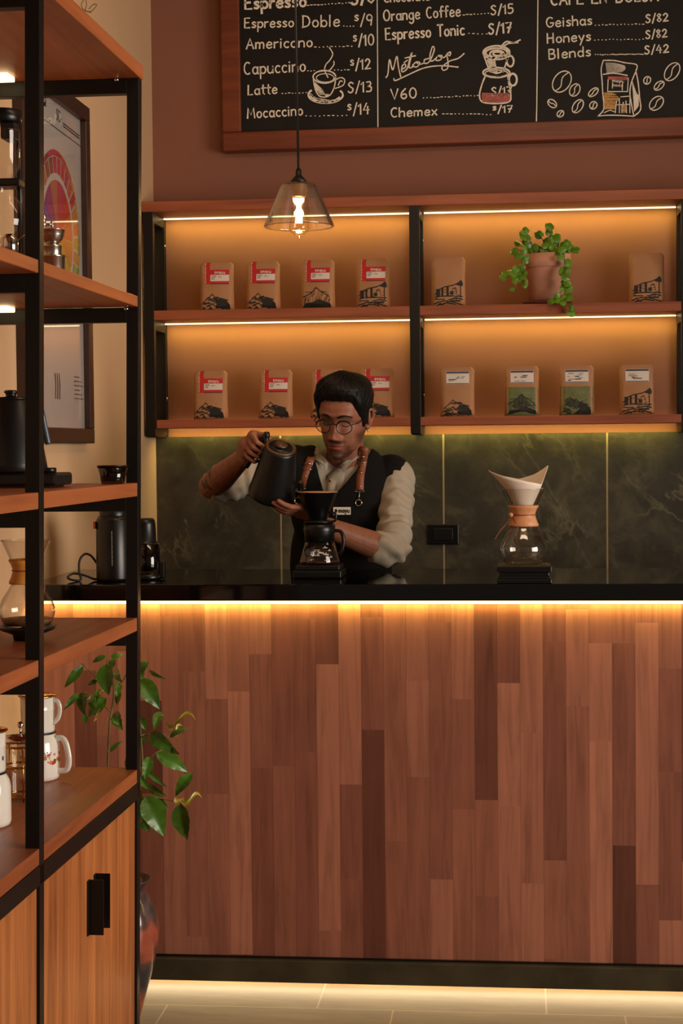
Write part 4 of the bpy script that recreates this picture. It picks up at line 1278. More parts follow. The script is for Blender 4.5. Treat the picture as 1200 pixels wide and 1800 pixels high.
# ================================================================== things on the shelving unit
# siphon brewer
sz = 1.8485
SY = 3.42
p = P(12, 440, Y=SY)
SI = thing('siphon_brewer', (p.x, SY, sz), 'glass siphon coffee brewer on a black stand, upper board of the shelving unit', 'coffee brewer')
MB().lathe([(0, sz), (.055, sz), (.057, sz + .008), (.05, sz + .012), (0, sz + .012)], (p.x, SY, 0), n=36).build('foot', M['chrome'], SI)
sx = p.x + .020
MB().tube([(sx, SY + .03, sz + .01), (sx, SY + .03, P(28, 195, Y=SY).z)], .006, 10).build('stand_rod', M['blackplastic'], SI)
zc = P(12, 320, Y=SY).z
MB().box(p.x - .03, sx + .012, SY - .016, SY + .04, zc - .010, zc + .006).build('clamp', M['blackplastic'], SI, bevel=.003)
MB().lathe([(.016, zc - .01), (.018, zc - .03), (.030, zc - .042), (.041, zc - .065), (.043, zc - .082), (.036, zc - .108), (.02, zc - .122), (0, zc - .125)], (p.x, SY, 0), n=40).build('lower_globe', M['glass'], SI)
MB().lathe([(.014, zc), (.020, zc + .012), (.031, zc + .03), (.033, zc + .10), (.034, zc + .104), (.031, zc + .104), (.030, zc + .035), (.012, zc + .004)], (p.x - .002, SY, 0), n=40).build('upper_chamber', M['glass'], SI)
za = P(12, 205, Y=SY).z
MB().lathe([(0, za + .014), (.036, za + .012), (.037, za - .012), (.034, za - .014), (0, za - .014)], (p.x - .002, SY, 0), n=32).build('lid', M['blackplastic'], SI)
MB().box(p.x - .004, sx + .004, SY - .02, SY + .036, za - .048, za - .012).build('handle_block', M['blackplastic'], SI, bevel=.004)
bq = P(30, 445, Y=3.36)
MB().lathe([(0, sz + .0122), (.017, sz + .0122), (.018, sz + .055), (.011, sz + .066), (0, sz + .066)], (p.x + .012, SY - .02, 0), n=28).build('burner', M['chrome'], SI)
# polished steel stovetop maker
SY = 3.66
p = P(92, 470, Y=SY)
kz = SY / FPX
ST = thing('steel_coffee_maker', (p.x, SY, sz), 'polished steel stovetop coffee maker with a bowl-shaped top', 'coffee maker')
zq = lambda py: P(92, py, Y=SY).z
MB().lathe([(0, sz), (.0265, sz), (.0275, sz + .003), (.0275, zq(453)), (.029, zq(452)), (.029, zq(449)), (0, zq(449))], (p.x, SY, 0), n=44).build('boiler', M['steel'], ST)
MB().lathe([(.021, zq(449)), (.021, zq(434)), (.0225, zq(433)), (.016, zq(430)), (.010, zq(428)), (0, zq(428))], (p.x, SY, 0), n=44).build('collar', M['steel'], ST)
MB().lathe([(0.008, zq(431)), (.014, zq(428)), (.022, zq(421)), (.026, zq(413)), (.027, zq(405)), (.0285, zq(404.5)), (.025, zq(404)), (.012, zq(402)), (0, zq(401))], (p.x + .001, SY, 0), n=44).build('bowl', M['steel'], ST)
mb = MB().tube([(p.x - .018, SY, zq(403)), (p.x - .018, SY, zq(383))], .0055, 10)
mb.ball((p.x - .018, SY, zq(382)), .007, 12)
mb.tube([(p.x - .018, SY, zq(395)), (p.x + .000, SY, zq(394))], .003, 8)
mb.ball((p.x + .001, SY, zq(391)), .0045, 10); mb.ball((p.x + .001, SY, zq(397)), .0045, 10)
mb.build('valve', M['chrome'], ST)
MB().tube(spline([(p.x - .026, SY, zq(410)), (p.x - .045, SY, zq(404)), (p.x - .05, SY, zq(430)), (p.x - .026, SY, zq(445))]), .004, 8).build('handle', M['blackplastic'], ST)
# electric gooseneck kettle on its base
sz = 1.3945
SY = 3.70
p = P(22, 845, Y=SY)
EK = thing('electric_kettle', (p.x, SY, sz), 'black gooseneck electric kettle on its base, standing on the shelving unit', 'kettle')
zq = lambda py: P(30, py, Y=SY).z
MB().box(p.x - .09, p.x + .118, SY - .07, SY + .07, sz + .004, zq(831)).build('base', M['blackmatte'], EK, bevel=.006)
MB().box(p.x - .08, p.x + .10, SY - .06, SY + .06, sz, sz + .006).build('feet', M['blackplastic'], EK)
MB().lathe([(0, zq(831)), (.016, zq(831)), (.016, zq(823)), (.014, zq(822)), (0, zq(822))], (p.x + .096, SY - .045, 0), n=28).build('dial', M['blackplastic'], EK)
zb, zt = zq(830), zq(702)
MB().lathe([(0, zb), (.074, zb), (.078, zb + .004), (.076, zb + .02), (.051, zt - .004), (.047, zt), (0, zt)], (p.x, SY, 0), n=48).build('body', M['blackmatte'], EK)
MB().lathe([(0, zt), (.044, zt), (.043, zt + .004), (.012, zt + .006), (.012, zt + .012), (.016, zt + .016), (.014, zt + .020), (0, zt + .021)], (p.x, SY, 0), n=36).build('lid', M['blackplastic'], EK)
MB().tube(spline([(p.x - .07, SY - .02, zb + .02), (p.x - .10, SY - .03, zb + .03), (p.x - .10, SY - .03, zb + .10), (p.x - .08, SY - .03, zt + .03), (p.x - .06, SY - .035, zt + .074), (p.x - .026, SY - .04, zt + .088)]), [.010] * 6 + [.008] * 6 + [.007] * 19, 10).build('spout', M['blackmatte'], EK)
mb = MB().tube(spline([(p.x + .045, SY + .01, zt - .012), (p.x + .062, SY + .01, zt - .016), (p.x + .070, SY + .01, zt - .05), (p.x + .080, SY + .01, zt - .10)]), .0065, 10)
mb.build('handle', M['highlightgrey'], EK)  # grey-blue colour paints the highlight down the kettle's side
# smoked glass
SY = 4.0
p = P(198, 840, Y=SY)
zq = lambda py: P(198, py, Y=SY).z
GLS = thing('smoked_glass', (p.x, SY, sz), 'dark smoked tumbler beside the far post of the shelving unit', 'glass')
MB().lathe([(0, sz), (.026, sz), (.028, sz + .003), (.0375, zq(818)), (.036, zq(818)), (.026, sz + .006), (0, sz + .006)], (p.x, SY, 0), n=40).build('cup', M['smoke'], GLS)
MB().lathe([(.0376, zq(818)), (.0376, zq(821)), (.0365, zq(821)), (.0365, zq(818))], (p.x, SY, 0), n=40).build('rim', M['blackplastic'], GLS)

# enamel coffee pots on the cabinet
def enamel_pot(x, y, k, label, ang, fruit):
    z = .6892
    o = thing('enamel_coffee_pot', (x, y, z), label, 'coffee pot', 'enamel pots on the cabinet top')
    pr = lambda q: [(r * k, z + h * k) for r, h in q]
    MB().lathe(pr([(0, 0), (.042, 0), (.048, .004), (.050, .012), (.050, .083), (.047, .097), (.041, .108), (.040, .112), (0, .112)]), (x, y, 0), n=52).build('lower_pot', M['enamel'], o)
    MB().lathe(pr([(.0405, .1105), (.0425, .1115), (.0425, .114), (.0405, .115), (.0, .115)]), (x, y, 0), n=48).build('black_rim', M['blackplastic'], o)
    MB().lathe(pr([(0, .115), (.039, .115), (.040, .12), (.0405, .168), (.0415, .170), (.0405, .172), (.0408, .197), (.0395, .198), (0, .198)]), (x, y, 0), n=52).build('upper_pot', M['enamel'], o)
    lid = MB().lathe(pr([(0, .198), (.043, .1985), (.046, .201), (.045, .2035), (.03, .2035), (.012, .206), (0, .206)]), (x, y, 0), n=48).build('lid', M['brass'], o)
    MB().lathe(pr([(0, .206), (.008, .206), (.007, .212), (.012, .218), (.010, .228), (0, .230)]), (x, y, 0), n=24).build('knob', M['blackplastic'], lid)
    c, s_ = math.cos(ang), math.sin(ang)
    hp = lambda r, h: (x + c * r * k, y + s_ * r * k, z + h * k)
    MB().tube(spline([hp(.045, .100), hp(.062, .100), hp(.072, .085), hp(.078, .05), hp(.072, .026), hp(.048, .022)]), .0044 * k, 10, flat=1.7).build('handle', M['enamel'], o)
    MB().tube(spline([hp(.040, .192), hp(.052, .188), hp(.057, .172), hp(.053, .150), hp(.040, .136)]), .0034 * k, 10, flat=1.6).build('handle', M['enamel'], o)
    if fruit:
        rnd = random.Random(3)
        cols = {'orange_fruit': (222, 120, 40), 'red_fruit': (180, 56, 34), 'leaf_print': (50, 90, 40), 'blue_flower': (60, 60, 130)}
        for nm, rgb in cols.items():
            mb = MB()
            for i in range(16 if nm == 'orange_fruit' else 9):
                a = rnd.uniform(-2.4, .35); h = .052 + rnd.uniform(-.012, .014)
                if nm == 'blue_flower': h = .068 + rnd.uniform(-.003, .003)
                s0 = rnd.uniform(.002, .0055) if nm != 'blue_flower' else .0018
                row = [[(x + math.cos(a + math.cos(q) * s0 * t / .05) * .0504 * k, y + math.sin(a + math.cos(q) * s0 * t / .05) * .0504 * k, z + (h + math.sin(q) * s0 * t) * k) for q in [j * math.pi / 5 for j in range(10)]] for t in (.05, 1)]
                mb.grid(row, closed_u=True, smooth=False)
            mb.build(nm + '_decal', plain(nm, rgb, 0.3, var=.2), o, fix=False)
    else:
        mb = MB()
        a = -.28
        mb.grid([[(x + math.cos(a + math.cos(q) * .07 * t) * .0412 * k, y + math.sin(a + math.cos(q) * .07 * t) * .0412 * k, z + (.145 + math.sin(q) * .005 * t) * k) for q in [j * math.pi / 6 for j in range(12)]] for t in (.05, 1)], closed_u=True, smooth=False)
        mb.build('small_decal', M['blueink'], o, fix=False)
p = P(68, 1360, Y=3.97)
enamel_pot(p.x, 3.97, 1.0, 'white enamel double coffee pot with fruit print, behind the near post', math.radians(-8), True)
p = P(-22, 1440, Y=3.47)
enamel_pot(p.x, 3.47, 1.0, 'white enamel double coffee pot with small dark mark, at the left picture edge', math.radians(160), False)
# french press between the pots
z = .6892
SY = 3.74
p = P(38, 1400, Y=SY)
zq = lambda py: P(30, py, Y=SY).z
FP = thing('french_press', (p.x, SY, z), 'glass press pot with chrome frame between the two enamel pots', 'press pot')
MB().lathe([(0, z + .006), (.034, z + .006), (.036, z + .01), (.036, zq(1305)), (.0385, zq(1302)), (.034, zq(1305)), (.034, z + .012), (0, z + .01)], (p.x, SY, 0), n=40).build('beaker', M['glass'], FP)
for i in range(5):
    q = i * 2 * math.pi / 5 + 2.6
    MB().tube([(p.x + math.cos(q) * .0385, SY + math.sin(q) * .0385, z), (p.x + math.cos(q) * .0385, SY + math.sin(q) * .0385, zq(1310))], .002, 6).build('frame_rod', M['brass'], FP)
for zz in (z + .010, zq(1345), zq(1310)):
    MB().tube([(p.x + math.cos(q) * .0385, SY + math.sin(q) * .0385, zz) for q in [i * math.pi / 16 for i in range(32)]], .0028, 6, True).build('frame_ring', M['brass'], FP)
MB().lathe([(0, zq(1303)), (.038, zq(1303)), (.039, zq(1298)), (.034, zq(1293)), (.01, zq(1289)), (0, zq(1289))], (p.x, SY, 0), n=40).build('lid', M['chrome'], FP)
mb = MB().tube([(p.x, SY, zq(1290)), (p.x, SY, zq(1278))], .003, 8)
mb.ball((p.x, SY, zq(1274)), .008, 14)
mb.build('plunger', M['chrome'], FP)

# wire ornament on the top board
p = P(150, 12, Y=3.9)
WO = thing('wire_ornament', (p.x, 3.9, 2.407), 'small thin wire ornament standing on the very top board', 'ornament')
zt_ = 2.4085
def wp(px, py, y=3.9):
    q = P(px, py, Y=y)
    return Vector((q.x, y, max(q.z, zt_)))
mb = MB()
mb.tube(spline([wp(160, 22), wp(148, 18), wp(143, 8), wp(149, -2), wp(152, 8), wp(150, 18), wp(160, 20), wp(168, 12), wp(170, 8), wp(164, 8), wp(156, 16)], 6), .0011, 6)
mb.build('wire_loops', M['stem'], WO)
MB().lathe([(0, zt_ - .0012), (.02, zt_ - .0012), (.02, zt_ + .003), (0, zt_ + .003)], (wp(150, 18).x, 3.9, 0), n=24).build('foot', M['blackplastic'], WO)

# ================================================================== clay jar with coffee plant
JY = 4.285
jp = P(214, 1640, Y=JY)
JX = jp.x
CP = thing('coffee_plant', (JX, JY, 0), 'leafy green plant in a tall burnished clay jar between the bar and the shelving unit', 'potted plant')
zq = lambda py: P(240, py, Y=JY).z
jar = [(0, 0), (.040, 0), (.043, .004), (.060, .07), (.080, .14), (.093, .20), (.0965, .245), (.091, .29), (.078, .325), (.064, .345), (.060, .352), (.064, .362), (.074, .376), (.077, .381), (.073, .382), (.056, .36), (.050, .345), (.05, .335), (0, .335)]
sc = (zq(1545)) / .381
MB().lathe([(r, h * sc) for r, h in jar], (JX, JY, 0), n=64).build('clay_jar', M['clay'], CP)
MB().lathe([(0, .342 * sc), (.0515, .342 * sc)], (JX, JY, 0), n=24).build('soil', M['soil'], CP)
rnd = random.Random(11)
stems = MB()
def leaf(mb, a, b, width, yy, rnd, droop=0.12, curl=0):
    A, B = P(a[0], a[1], Y=yy), P(b[0], b[1], Y=yy + rnd.uniform(-.05, .02))
    d = B - A
    L = d.length
    t = d.normalized()
    nrm = Vector((rnd.uniform(-.35, .35), -1, rnd.uniform(.0, .6)))
    e = t.cross(nrm).normalized()
    nrm = e.cross(t).normalized()
    wd = width * yy / FPX / 2
    rows = []
    for i in range(15):
        s = i / 14
        prof = math.sin(math.pi * s ** 0.8) ** 0.85 * (1 - .35 * s) * 1.28 + .02
        c = A + t * (L * s) + nrm * (droop * L * math.sin(math.pi * s)) + e * (curl * L * math.sin(6.28 * s) * .12)
        row = []
        for j in range(-4, 5):
            x = j / 4
            fold = abs(x) * .28 * wd * prof
            wav = .10 * wd * math.sin(s * 26) * abs(x) ** 2
            row.append(c + e * (x * wd * prof) + nrm * (fold + wav))
        rows.append(row)
    mb.grid(rows)
def stem(pts, r0, r1, yy=JY):
    sp = spline([P(x, y, Y=yy + (0.012 * math.sin(x))) if not isinstance(x, Vector) else x for x, y in pts], 5)
    n = len(sp)
    stems.tube(sp, [r0 + (r1 - r0) * i / (n - 1) for i in range(n)], 7)
sb = (214, 1582)
stem([sb, (200, 1480), (190, 1400), (190, 1330), (193, 1270), (197, 1245), (200, 1215), (196, 1185), (187, 1160)], .0042, .0016)
stem([sb, (228, 1480), (240, 1410), (250, 1350), (247, 1290), (244, 1230), (246, 1170)], .0042, .0015)
stem([(240, 1410), (262, 1400), (290, 1405), (316, 1410)], .002, .0012)
stem([(247, 1297), (262, 1291), (280, 1300), (298, 1294)], .002, .0012)
stem([(250, 1350), (262, 1335), (275, 1322), (292, 1318)], .002, .0012)
stem([(200, 1215), (214, 1200), (224, 1180)], .002, .0012)
stem([(193, 1250), (172, 1230), (150, 1218), (138, 1220)], .002, .0012)
stem([(187, 1200), (170, 1190), (150, 1172), (144, 1166)], .002, .001)
stem([(192, 1325), (182, 1305), (180, 1280), (190, 1262)], .001, .0008)
LV_ = [((146, 1170), (113, 1209), 15), ((187, 1167), (191, 1222), 30), ((186, 1153), (162, 1165), 9), ((195, 1155), (216, 1150), 9), ((203, 1160), (190, 1177), 13), ((139, 1219), (111, 1249), 11), ((147, 1217), (149, 1258), 20),
       ((187, 1227), (156, 1260), 24), ((171, 1196), (154, 1205), 8), ((150, 1254), (150, 1271), 10), ((203, 1252), (216, 1284), 20), ((208, 1200), (205, 1225), 14), ((212, 1215), (206, 1240), 12), ((244, 1194), (281, 1247), 31), ((243, 1176), (262, 1164), 17), ((245, 1180), (250, 1195), 13),
       ((262, 1178), (292, 1194), 7), ((282, 1251), (271, 1283), 16), ((298, 1296), (331, 1279), 9), ((264, 1289), (311, 1321), 25), ((275, 1322), (330, 1357), 25), ((263, 1330), (254, 1371), 18), ((247, 1342), (294, 1384), 10),
       ((260, 1380), (292, 1399), 14), ((338, 1359), (308, 1400), 20), ((256, 1400), (288, 1470), 40), ((317, 1412), (329, 1476), 31), ((243, 1384), (243, 1430), 22), ((193, 1322), (216, 1303), 9), ((246, 1405), (250, 1440), 18), ((244, 1362), (262, 1388), 12), ((228, 1190), (240, 1215), 16), ((232, 1330), (222, 1352), 14)]
lm = MB(); ym = MB()
LV_ += [((238, 1178), (232, 1205), 16), ((205, 1178), (214, 1200), 14), ((160, 1222), (166, 1248), 14), ((178, 1212), (168, 1236), 15), ((246, 1260), (256, 1284), 14), ((296, 1318), (316, 1326), 12), ((270, 1400), (296, 1420), 14), ((250, 1440), (262, 1462), 16), ((196, 1260), (210, 1275), 12), ((254, 1290), (246, 1316), 12)]
for a, b, w_ in LV_: leaf(lm, a, b, w_, JY + rnd.uniform(-.07, .05), rnd)
for a, b, w_ in (((291, 1268), (345, 1268), 10), ((317, 1405), (356, 1404), 9), ((308, 1400), (322, 1412), 8), ((168, 1225), (182, 1218), 8), ((172, 1262), (176, 1252), 7), ((300, 1290), (322, 1276), 8)):
    leaf(ym, a, b, w_, JY - .02, rnd, .1, 2)
stems.build('stems', M['stem'], CP)
lm.build('foliage', M['coffeeleaf'], CP, fix=False)
ym.build('young_leaves', M['youngleaf'], CP, fix=False)

# ================================================================== the man behind the bar
MAN = thing('person', (P(598, 950, Y=5.26).x, 5.26, 0), 'man in glasses and black apron vest pouring from a kettle behind the bar', 'person')
V3 = Vector
HC = P(603.5, 735, Y=5.10)
def rotm(yaw, pitch, roll):
    # head frame: x to the picture right, y back, z up
    return Matrix.Rotation(math.radians(roll), 3, 'Y') @ Matrix.Rotation(math.radians(yaw), 3, 'Z') @ Matrix.Rotation(math.radians(pitch), 3, 'X')
HM = rotm(-11, 14, 5)
HS = 0.965
def hd(x, y, z): return HC + HM @ (V3((x, y, z)) * HS)
def interp(tab, z):
    if z <= tab[0][0]: return tab[0][1]
    for (a, va), (b, vb) in zip(tab, tab[1:]):
        if z <= b:
            t = (z - a) / (b - a)
            t = t * t * (3 - 2 * t) * .35 + t * .65
            return va + (vb - va) * t
    return tab[-1][1]
FT = [(-.121, -.058), (-.115, -.074), (-.104, -.083), (-.093, -.080), (-.085, -.083), (-.072, -.086), (-.055, -.086), (-.03, -.084), (0, -.082), (.012, -.085), (.028, -.092), (.05, -.091), (.075, -.080), (.095, -.062), (.108, -.042), (.118, 0)]
BT = [(-.121, -.02), (-.10, .012), (-.08, .045), (-.05, .07), (-.02, .086), (.02, .100), (.055, .098), (.085, .078), (.105, .045), (.118, 0)]
WT = [(-.121, .016), (-.115, .026), (-.104, .036), (-.085, .049), (-.06, .060), (-.03, .0675), (0, .0715), (.03, .074), (.06, .0735), (.085, .063), (.103, .044), (.113, .022), (.118, 0)]
def g(v, s): return math.exp(-(v / s) ** 2)
def head_pt(q, z):
    """q: angle, 0 = straight ahead"""
    f, b, w_ = interp(FT, z), interp(BT, z), interp(WT, z)
    if z > .08:
        k_ = math.sqrt(max(0, 1 - ((z - .08) / .0385) ** 2))
        f, b, w_ = .010 + (-.0865) * k_, .010 + .0725 * k_, .0655 * k_
    c = 0.012 if z < .08 else .010
    s, co = math.sin(q), math.cos(q)
    e = 0.86
    sx = math.copysign(abs(s) ** e, s)
    cy = math.copysign(abs(co) ** e, co)
    x = w_ * sx
    y = c + (f - c) * cy if co > 0 else c - (b - c) * cy
    if co > 0:
        # nose
        nb = interp([(-.056, 0), (-.050, .016), (-.043, .027), (-.034, .022), (-.015, .013), (.004, .006), (.018, .002), (.03, 0)], z)
        nw = interp([(-.056, .016), (-.045, .0135), (-.03, .0095), (0, .0075), (.02, .012)], z)
        y -= nb * g(x, nw)
        y -= .009 * g(abs(x) - .0145, .0065) * g(z + .045, .0075)
        # eye sockets, lids, brow ridge
        y += .0125 * g(abs(x) - .032, .017) * g(z - .003, .013)
        y -= .0085 * g(abs(x) - .032, .0125) * g(z - .000, .0085)
        y -= .005 * g(abs(x) - .030, .020) * g(z - .024, .008)
        # cheek bones, philtrum, lips, chin
        y -= .004 * g(abs(x) - .043, .016) * g(z + .026, .016)
        y -= .0055 * g(x, .018) * g(z + .0665, .0045)
        y -= .0065 * g(x, .016) * g(z + .0785, .0055)
        y += .0045 * g(x, .022) * g(z + .0722, .0022)
        y += .003 * g(x, .016) * g(z + .089, .005)
        y -= .005 * g(x, .016) * g(z + .105, .010)
        y += .003 * g(abs(x) - .026, .006) * g(z + .055, .014)
    return V3((x, y, z))
def head_mesh(mb, nq=112, nz=110):
    rows = []
    for j in range(nz + 1):
        t = j / nz
        z = -.121 + .239 * (0.5 - 0.5 * math.cos(math.pi * t)) * .35 + .239 * t * .65
        rows.append([hd(*head_pt(2 * math.pi * i / nq, min(z, .1179))) for i in range(nq)])
    mb.grid(rows, closed_u=True)
    mb.add(rows[0], [tuple(range(nq))]); mb.add(rows[-1], [tuple(range(nq))])
body = MB()
head_mesh(body)
for sd in (-1, 1):       # ears
    ea = [(.074, .004, .022), (.081, .012, .030), (.086, .024, .027), (.087, .031, .010), (.083, .026, -.010), (.078, .012, -.026), (.073, .004, -.028)]
    sp = spline([hd(sd * x, y, z) for x, y, z in ea], 5)
    body.tube(sp, [.0042] * (len(sp) - 8) + [.005] * 8, 8)
    body.ball(hd(sd * .077, .016, .002), (.0065, .015, .026), 14, HM @ Matrix.Rotation(sd * .35, 3, 'Z'))
    body.ball(hd(sd * .074, .007, -.024), (.005, .006, .008), 10, HM)
nb0, nb1 = P(603, 842, Y=5.21), hd(0, .022, -.070)
body.capsule(nb0, nb1, .060, .054)
body.capsule(nb0 + V3((0, .02, -.05)), nb0, .08, .060)
SR, SL = P(512, 822, Y=5.15), P(694, 838, Y=5.23)
ER, EL = P(371, 855, Y=5.00), P(690, 972, Y=5.03)
EL.z = max(EL.z, CZ + .045)
WR, WL = P(429, 803, Y=4.81), P(563, 922, Y=4.87)
HIP = V3((P(592, 1000, Y=5.28).x, 5.28, .93))
CH = (SR + SL) / 2
CH = V3((CH.x, CH.y + .02, CH.z - .10))
def torso(mb, k):
    mb.ball(CH, (.155 + k, .105 + k, .19 + k), 28)
    mb.capsule(SR + V3((.035, .01, -.012)), SL + V3((-.035, 0, -.012)), .058 + k, .058 + k, 24)
    mb.capsule(SR + V3((.06, .01, .0)), nb0 + V3((-.01, .02, -.02)), .055 + k, .050 + k, 24)
    mb.capsule(SL + V3((-.06, .01, .0)), nb0 + V3((.01, .02, -.02)), .055 + k, .050 + k, 24)
    mb.ball((CH + HIP) / 2 + V3((0, 0, .0)), (.145 + k, .105 + k, .24 + k), 28)
    mb.ball(HIP, (.155 + k, .115 + k, .17 + k), 28)
torso(body, -.012)
body.capsule(SR, ER, .046, .038); body.capsule(SL, EL, .042, .032)
def forearm(a, b, r0, r1, r2):
    mid = a + (b - a) * .32
    body.capsule(a, mid, r0, r1); body.capsule(mid, b, r1, r2)
forearm(ER, WR, .038, .041, .0255)
forearm(EL, WL, .032, .041, .0265)
LGS = []
for sx in (-.085, .085):
    hp, kn, an = HIP + V3((sx, 0, -.04)), V3((HIP.x + sx * 1.15, 5.27, .50)), V3((HIP.x + sx * 1.25, 5.30, .09))
    LGS.append((hp, kn, an))
    body.capsule(hp, kn, .080, .050); body.capsule(kn, an, .050, .035); body.capsule(an, an + V3((0, -.11, -.05)), .032, .026)
# hands ------------------------------------------------------------
NAILS = []
def finger(base, pts, r):
    prev, rr = V3(base), r
    for p in pts:
        p = V3(p)
        body.capsule(prev, p, rr, rr * .90, 14)
        prev, rr = p, rr * .90
# kettle in the right hand
KT = V3(P(493, 787, Y=4.75)); KB = V3(P(477, 870, Y=4.83))
kax = (KT - KB).normalized()
H0, H1 = P(465, 769, Y=4.765), P(434, 816, Y=4.80)     # grip of the kettle handle
hdv = (H1 - H0).normalized()
# the palm lies behind / to the picture left of the grip, knuckles towards the camera side
out = V3((-.62, -.78, 0)); out = (out - hdv * out.dot(hdv)).normalized()      # knuckle side
side = hdv.cross(out).normalized()                                            # across the grip
if side.x < 0: side = -side
gm = H0 + (H1 - H0) * .46
palm_c = gm - side * .030 + out * .006
body.capsule(WR, palm_c + hdv * .012 - side * .004, .0255, .026)
body.capsule(palm_c - hdv * .026 + out * .004, palm_c + hdv * .030 + out * .002, .0165, .0155)
body.capsule(palm_c - hdv * .024 - out * .012, palm_c + hdv * .024 - out * .014, .017, .016)
for i in range(4):
    c = H0 + (H1 - H0) * 0.0 + hdv * (.016 + i * .0188)
    L = (1.0, 1.08, 1.02, .86)[i]
    kn = c - side * .026 + out * .017
    finger(kn - out * .012 - side * .010, [kn, c + out * (.0225 * L) + side * .004, c + side * .0225 + out * .008, c + side * .0165 - out * .012], .0094 if i < 3 else .0084)
# thumb over the top end of the grip
tb = palm_c - hdv * .028 - out * .010
finger(tb, [H0 + hdv * .004 - side * .014 - out * .016, H0 + hdv * .002 + side * .010 - out * .013, H0 + hdv * .014 + side * .024 - out * .006], .0112)
# left hand: palm up under the kettle spout side of the dripper, fingers to the picture left
kn0 = P(524, 897, Y=4.80)
fd = (P(487, 892, Y=4.775) - kn0).normalized()
acr = V3((0.05, 1, -.42)); acr = (acr - fd * acr.dot(fd)).normalized()
up_ = fd.cross(acr).normalized()
if up_.z < 0: up_ = -up_
body.capsule(WL, kn0 - fd * .040 + acr * .004, .0265, .026)
body.capsule(kn0 - fd * .052 - acr * .018 - up_ * .004, kn0 - fd * .004 - acr * .024, .017, .0125)
body.capsule(kn0 - fd * .052 + acr * .018 - up_ * .004, kn0 - fd * .008 + acr * .026, .018, .0125)
body.capsule(kn0 - fd * .040 - up_ * .003, kn0 - fd * .004, .018, .013)
for i in range(4):
    b = kn0 + acr * (-.028 + i * .0188) - fd * .006
    L = (.92, 1.03, .98, .78)[i]
    finger(b, [b + fd * (.040 * L) - up_ * .004, b + fd * (.062 * L) + up_ * (.001), b + fd * (.080 * L) + up_ * .009], .0092 if i < 3 else .0082)
tb = kn0 - fd * .052 - acr * .022 + up_ * .004
finger(tb, [tb + fd * .022 - acr * .016 + up_ * .016, tb + fd * .046 - acr * .013 + up_ * .022], .0108)
bm_ = union(body, .0022, 2)
BVHB = None
# tones of the skin itself: lips, stubble, forearm tattoo
at = bm_.color_attributes.new('tint', 'FLOAT_COLOR', 'POINT')
inv = HM.inverted()
TAT = P(372, 838, Y=4.95)
for v in bm_.vertices:
    p = inv @ (v.co - HC) / HS
    r = gg = b = 1.0
    if p.z < .12 and p.length < .2 and p.y < .06:
        ax_ = abs(p.x)
        fr_ = p.y < -.02
        st_ = 0
        if fr_:
            lip = g(p.x / .023, 1) * (g(p.z + .0665, .005) + g(p.z + .078, .0058))
            if p.y < -.07 and ax_ < .03: r, gg, b = 1 - .18 * lip, 1 - .50 * lip, 1 - .46 * lip
            st_ = max(0, min(1, (-.084 - p.z) / .010)) * (1 if ax_ < .06 else .6)
            mo = min(1, 1.3 * g(p.z + .0585, .0060) * g(p.x, .030))
            st_ = max(st_, mo * 1.25, g(ax_ - .034, .010) * max(0, min(1, (-.055 - p.z) / .02)) * .9)
            st_ *= 1 - min(1, lip)
        st_ = max(st_, .75 * max(0, min(1, (ax_ - .050) / .010)) * max(0, min(1, (-.02 - p.z) / .02)) * (1 if p.y < .02 else 0))
        st_ = min(1, st_)
        st_ *= .88 + .12 * mnoise.noise(v.co * 700)
        r, gg, b = r * (1 - .86 * st_), gg * (1 - .87 * st_), b * (1 - .87 * st_)
    d_ = (v.co - TAT)
    if d_.length < .055 and v.co.y < 5.02:
        m_ = mnoise.noise(v.co * 42 + V3((3, 1, 5)))
        if m_ > .02 and d_.length < .042: r, gg, b = .34, .40, .46
    at.data[v.index].color = (r, gg, b, 1)
bm_.materials.append(M['skin'])
bm_.name = 'body'
bo = bpy.data.objects.new('body', bm_)
link(bo, MAN)

# hair ---------------------------------------------------------------
def hairline(q):
    a = abs((q + math.pi) % (2 * math.pi) - math.pi)        # 0 front .. pi back
    return interp([(0, .068), (.45, .068), (.70, .062), (.92, .036), (1.15, .012), (1.30, -.018), (1.45, -.022), (1.55, .022), (1.75, .026), (1.95, -.02), (2.3, -.055), (3.15, -.07)], a)
nq, nr = 132, 34
rows = []
for j in range(nr + 1):
    t = j / nr
    row = []
    for i in range(nq):
        q = 2 * math.pi * i / nq
        z0_ = hairline(q) + .0012 * math.sin(q * 23) * (1 if math.cos(q) > .3 else .2)
        z = z0_ + (.1178 - z0_) * t
        p = head_pt(q, z)
        nv_ = V3((p.x * 1.25, p.y - .005, max(0.0, (z - .03)) * 1.7)).normalized()
        fr_ = max(0, math.cos(q))
        top_f = max(0, min(1, (z - .035) / .05))
        th = .0025 + min(1, t * 5) ** .6 * (.0055 + .017 * top_f)
        th += .006 * fr_ ** 1.5 * min(1, t * 4) * (1 - t * .5)
        th += (.0009 * math.sin(q * 29 + z * 120 + 2 * math.sin(q * 5)) + .0006 * math.sin(q * 61 - z * 60)) * min(1, t * 5) * max(0, 1 - t) ** .5
        th += .006 * top_f * math.cos(q - .55) * (1 - t) ** .5
        row.append(hd(*(p + nv_ * th)))
    rows.append(row)
mb = MB()
inner = []
for i in range(nq):
    q = 2 * math.pi * i / nq
    p = head_pt(q, hairline(q) + .004)
    inner.append(hd(*(p * .97)))
mb.grid([inner] + rows, closed_u=True)
mb.add(rows[-1], [tuple(range(nq))])
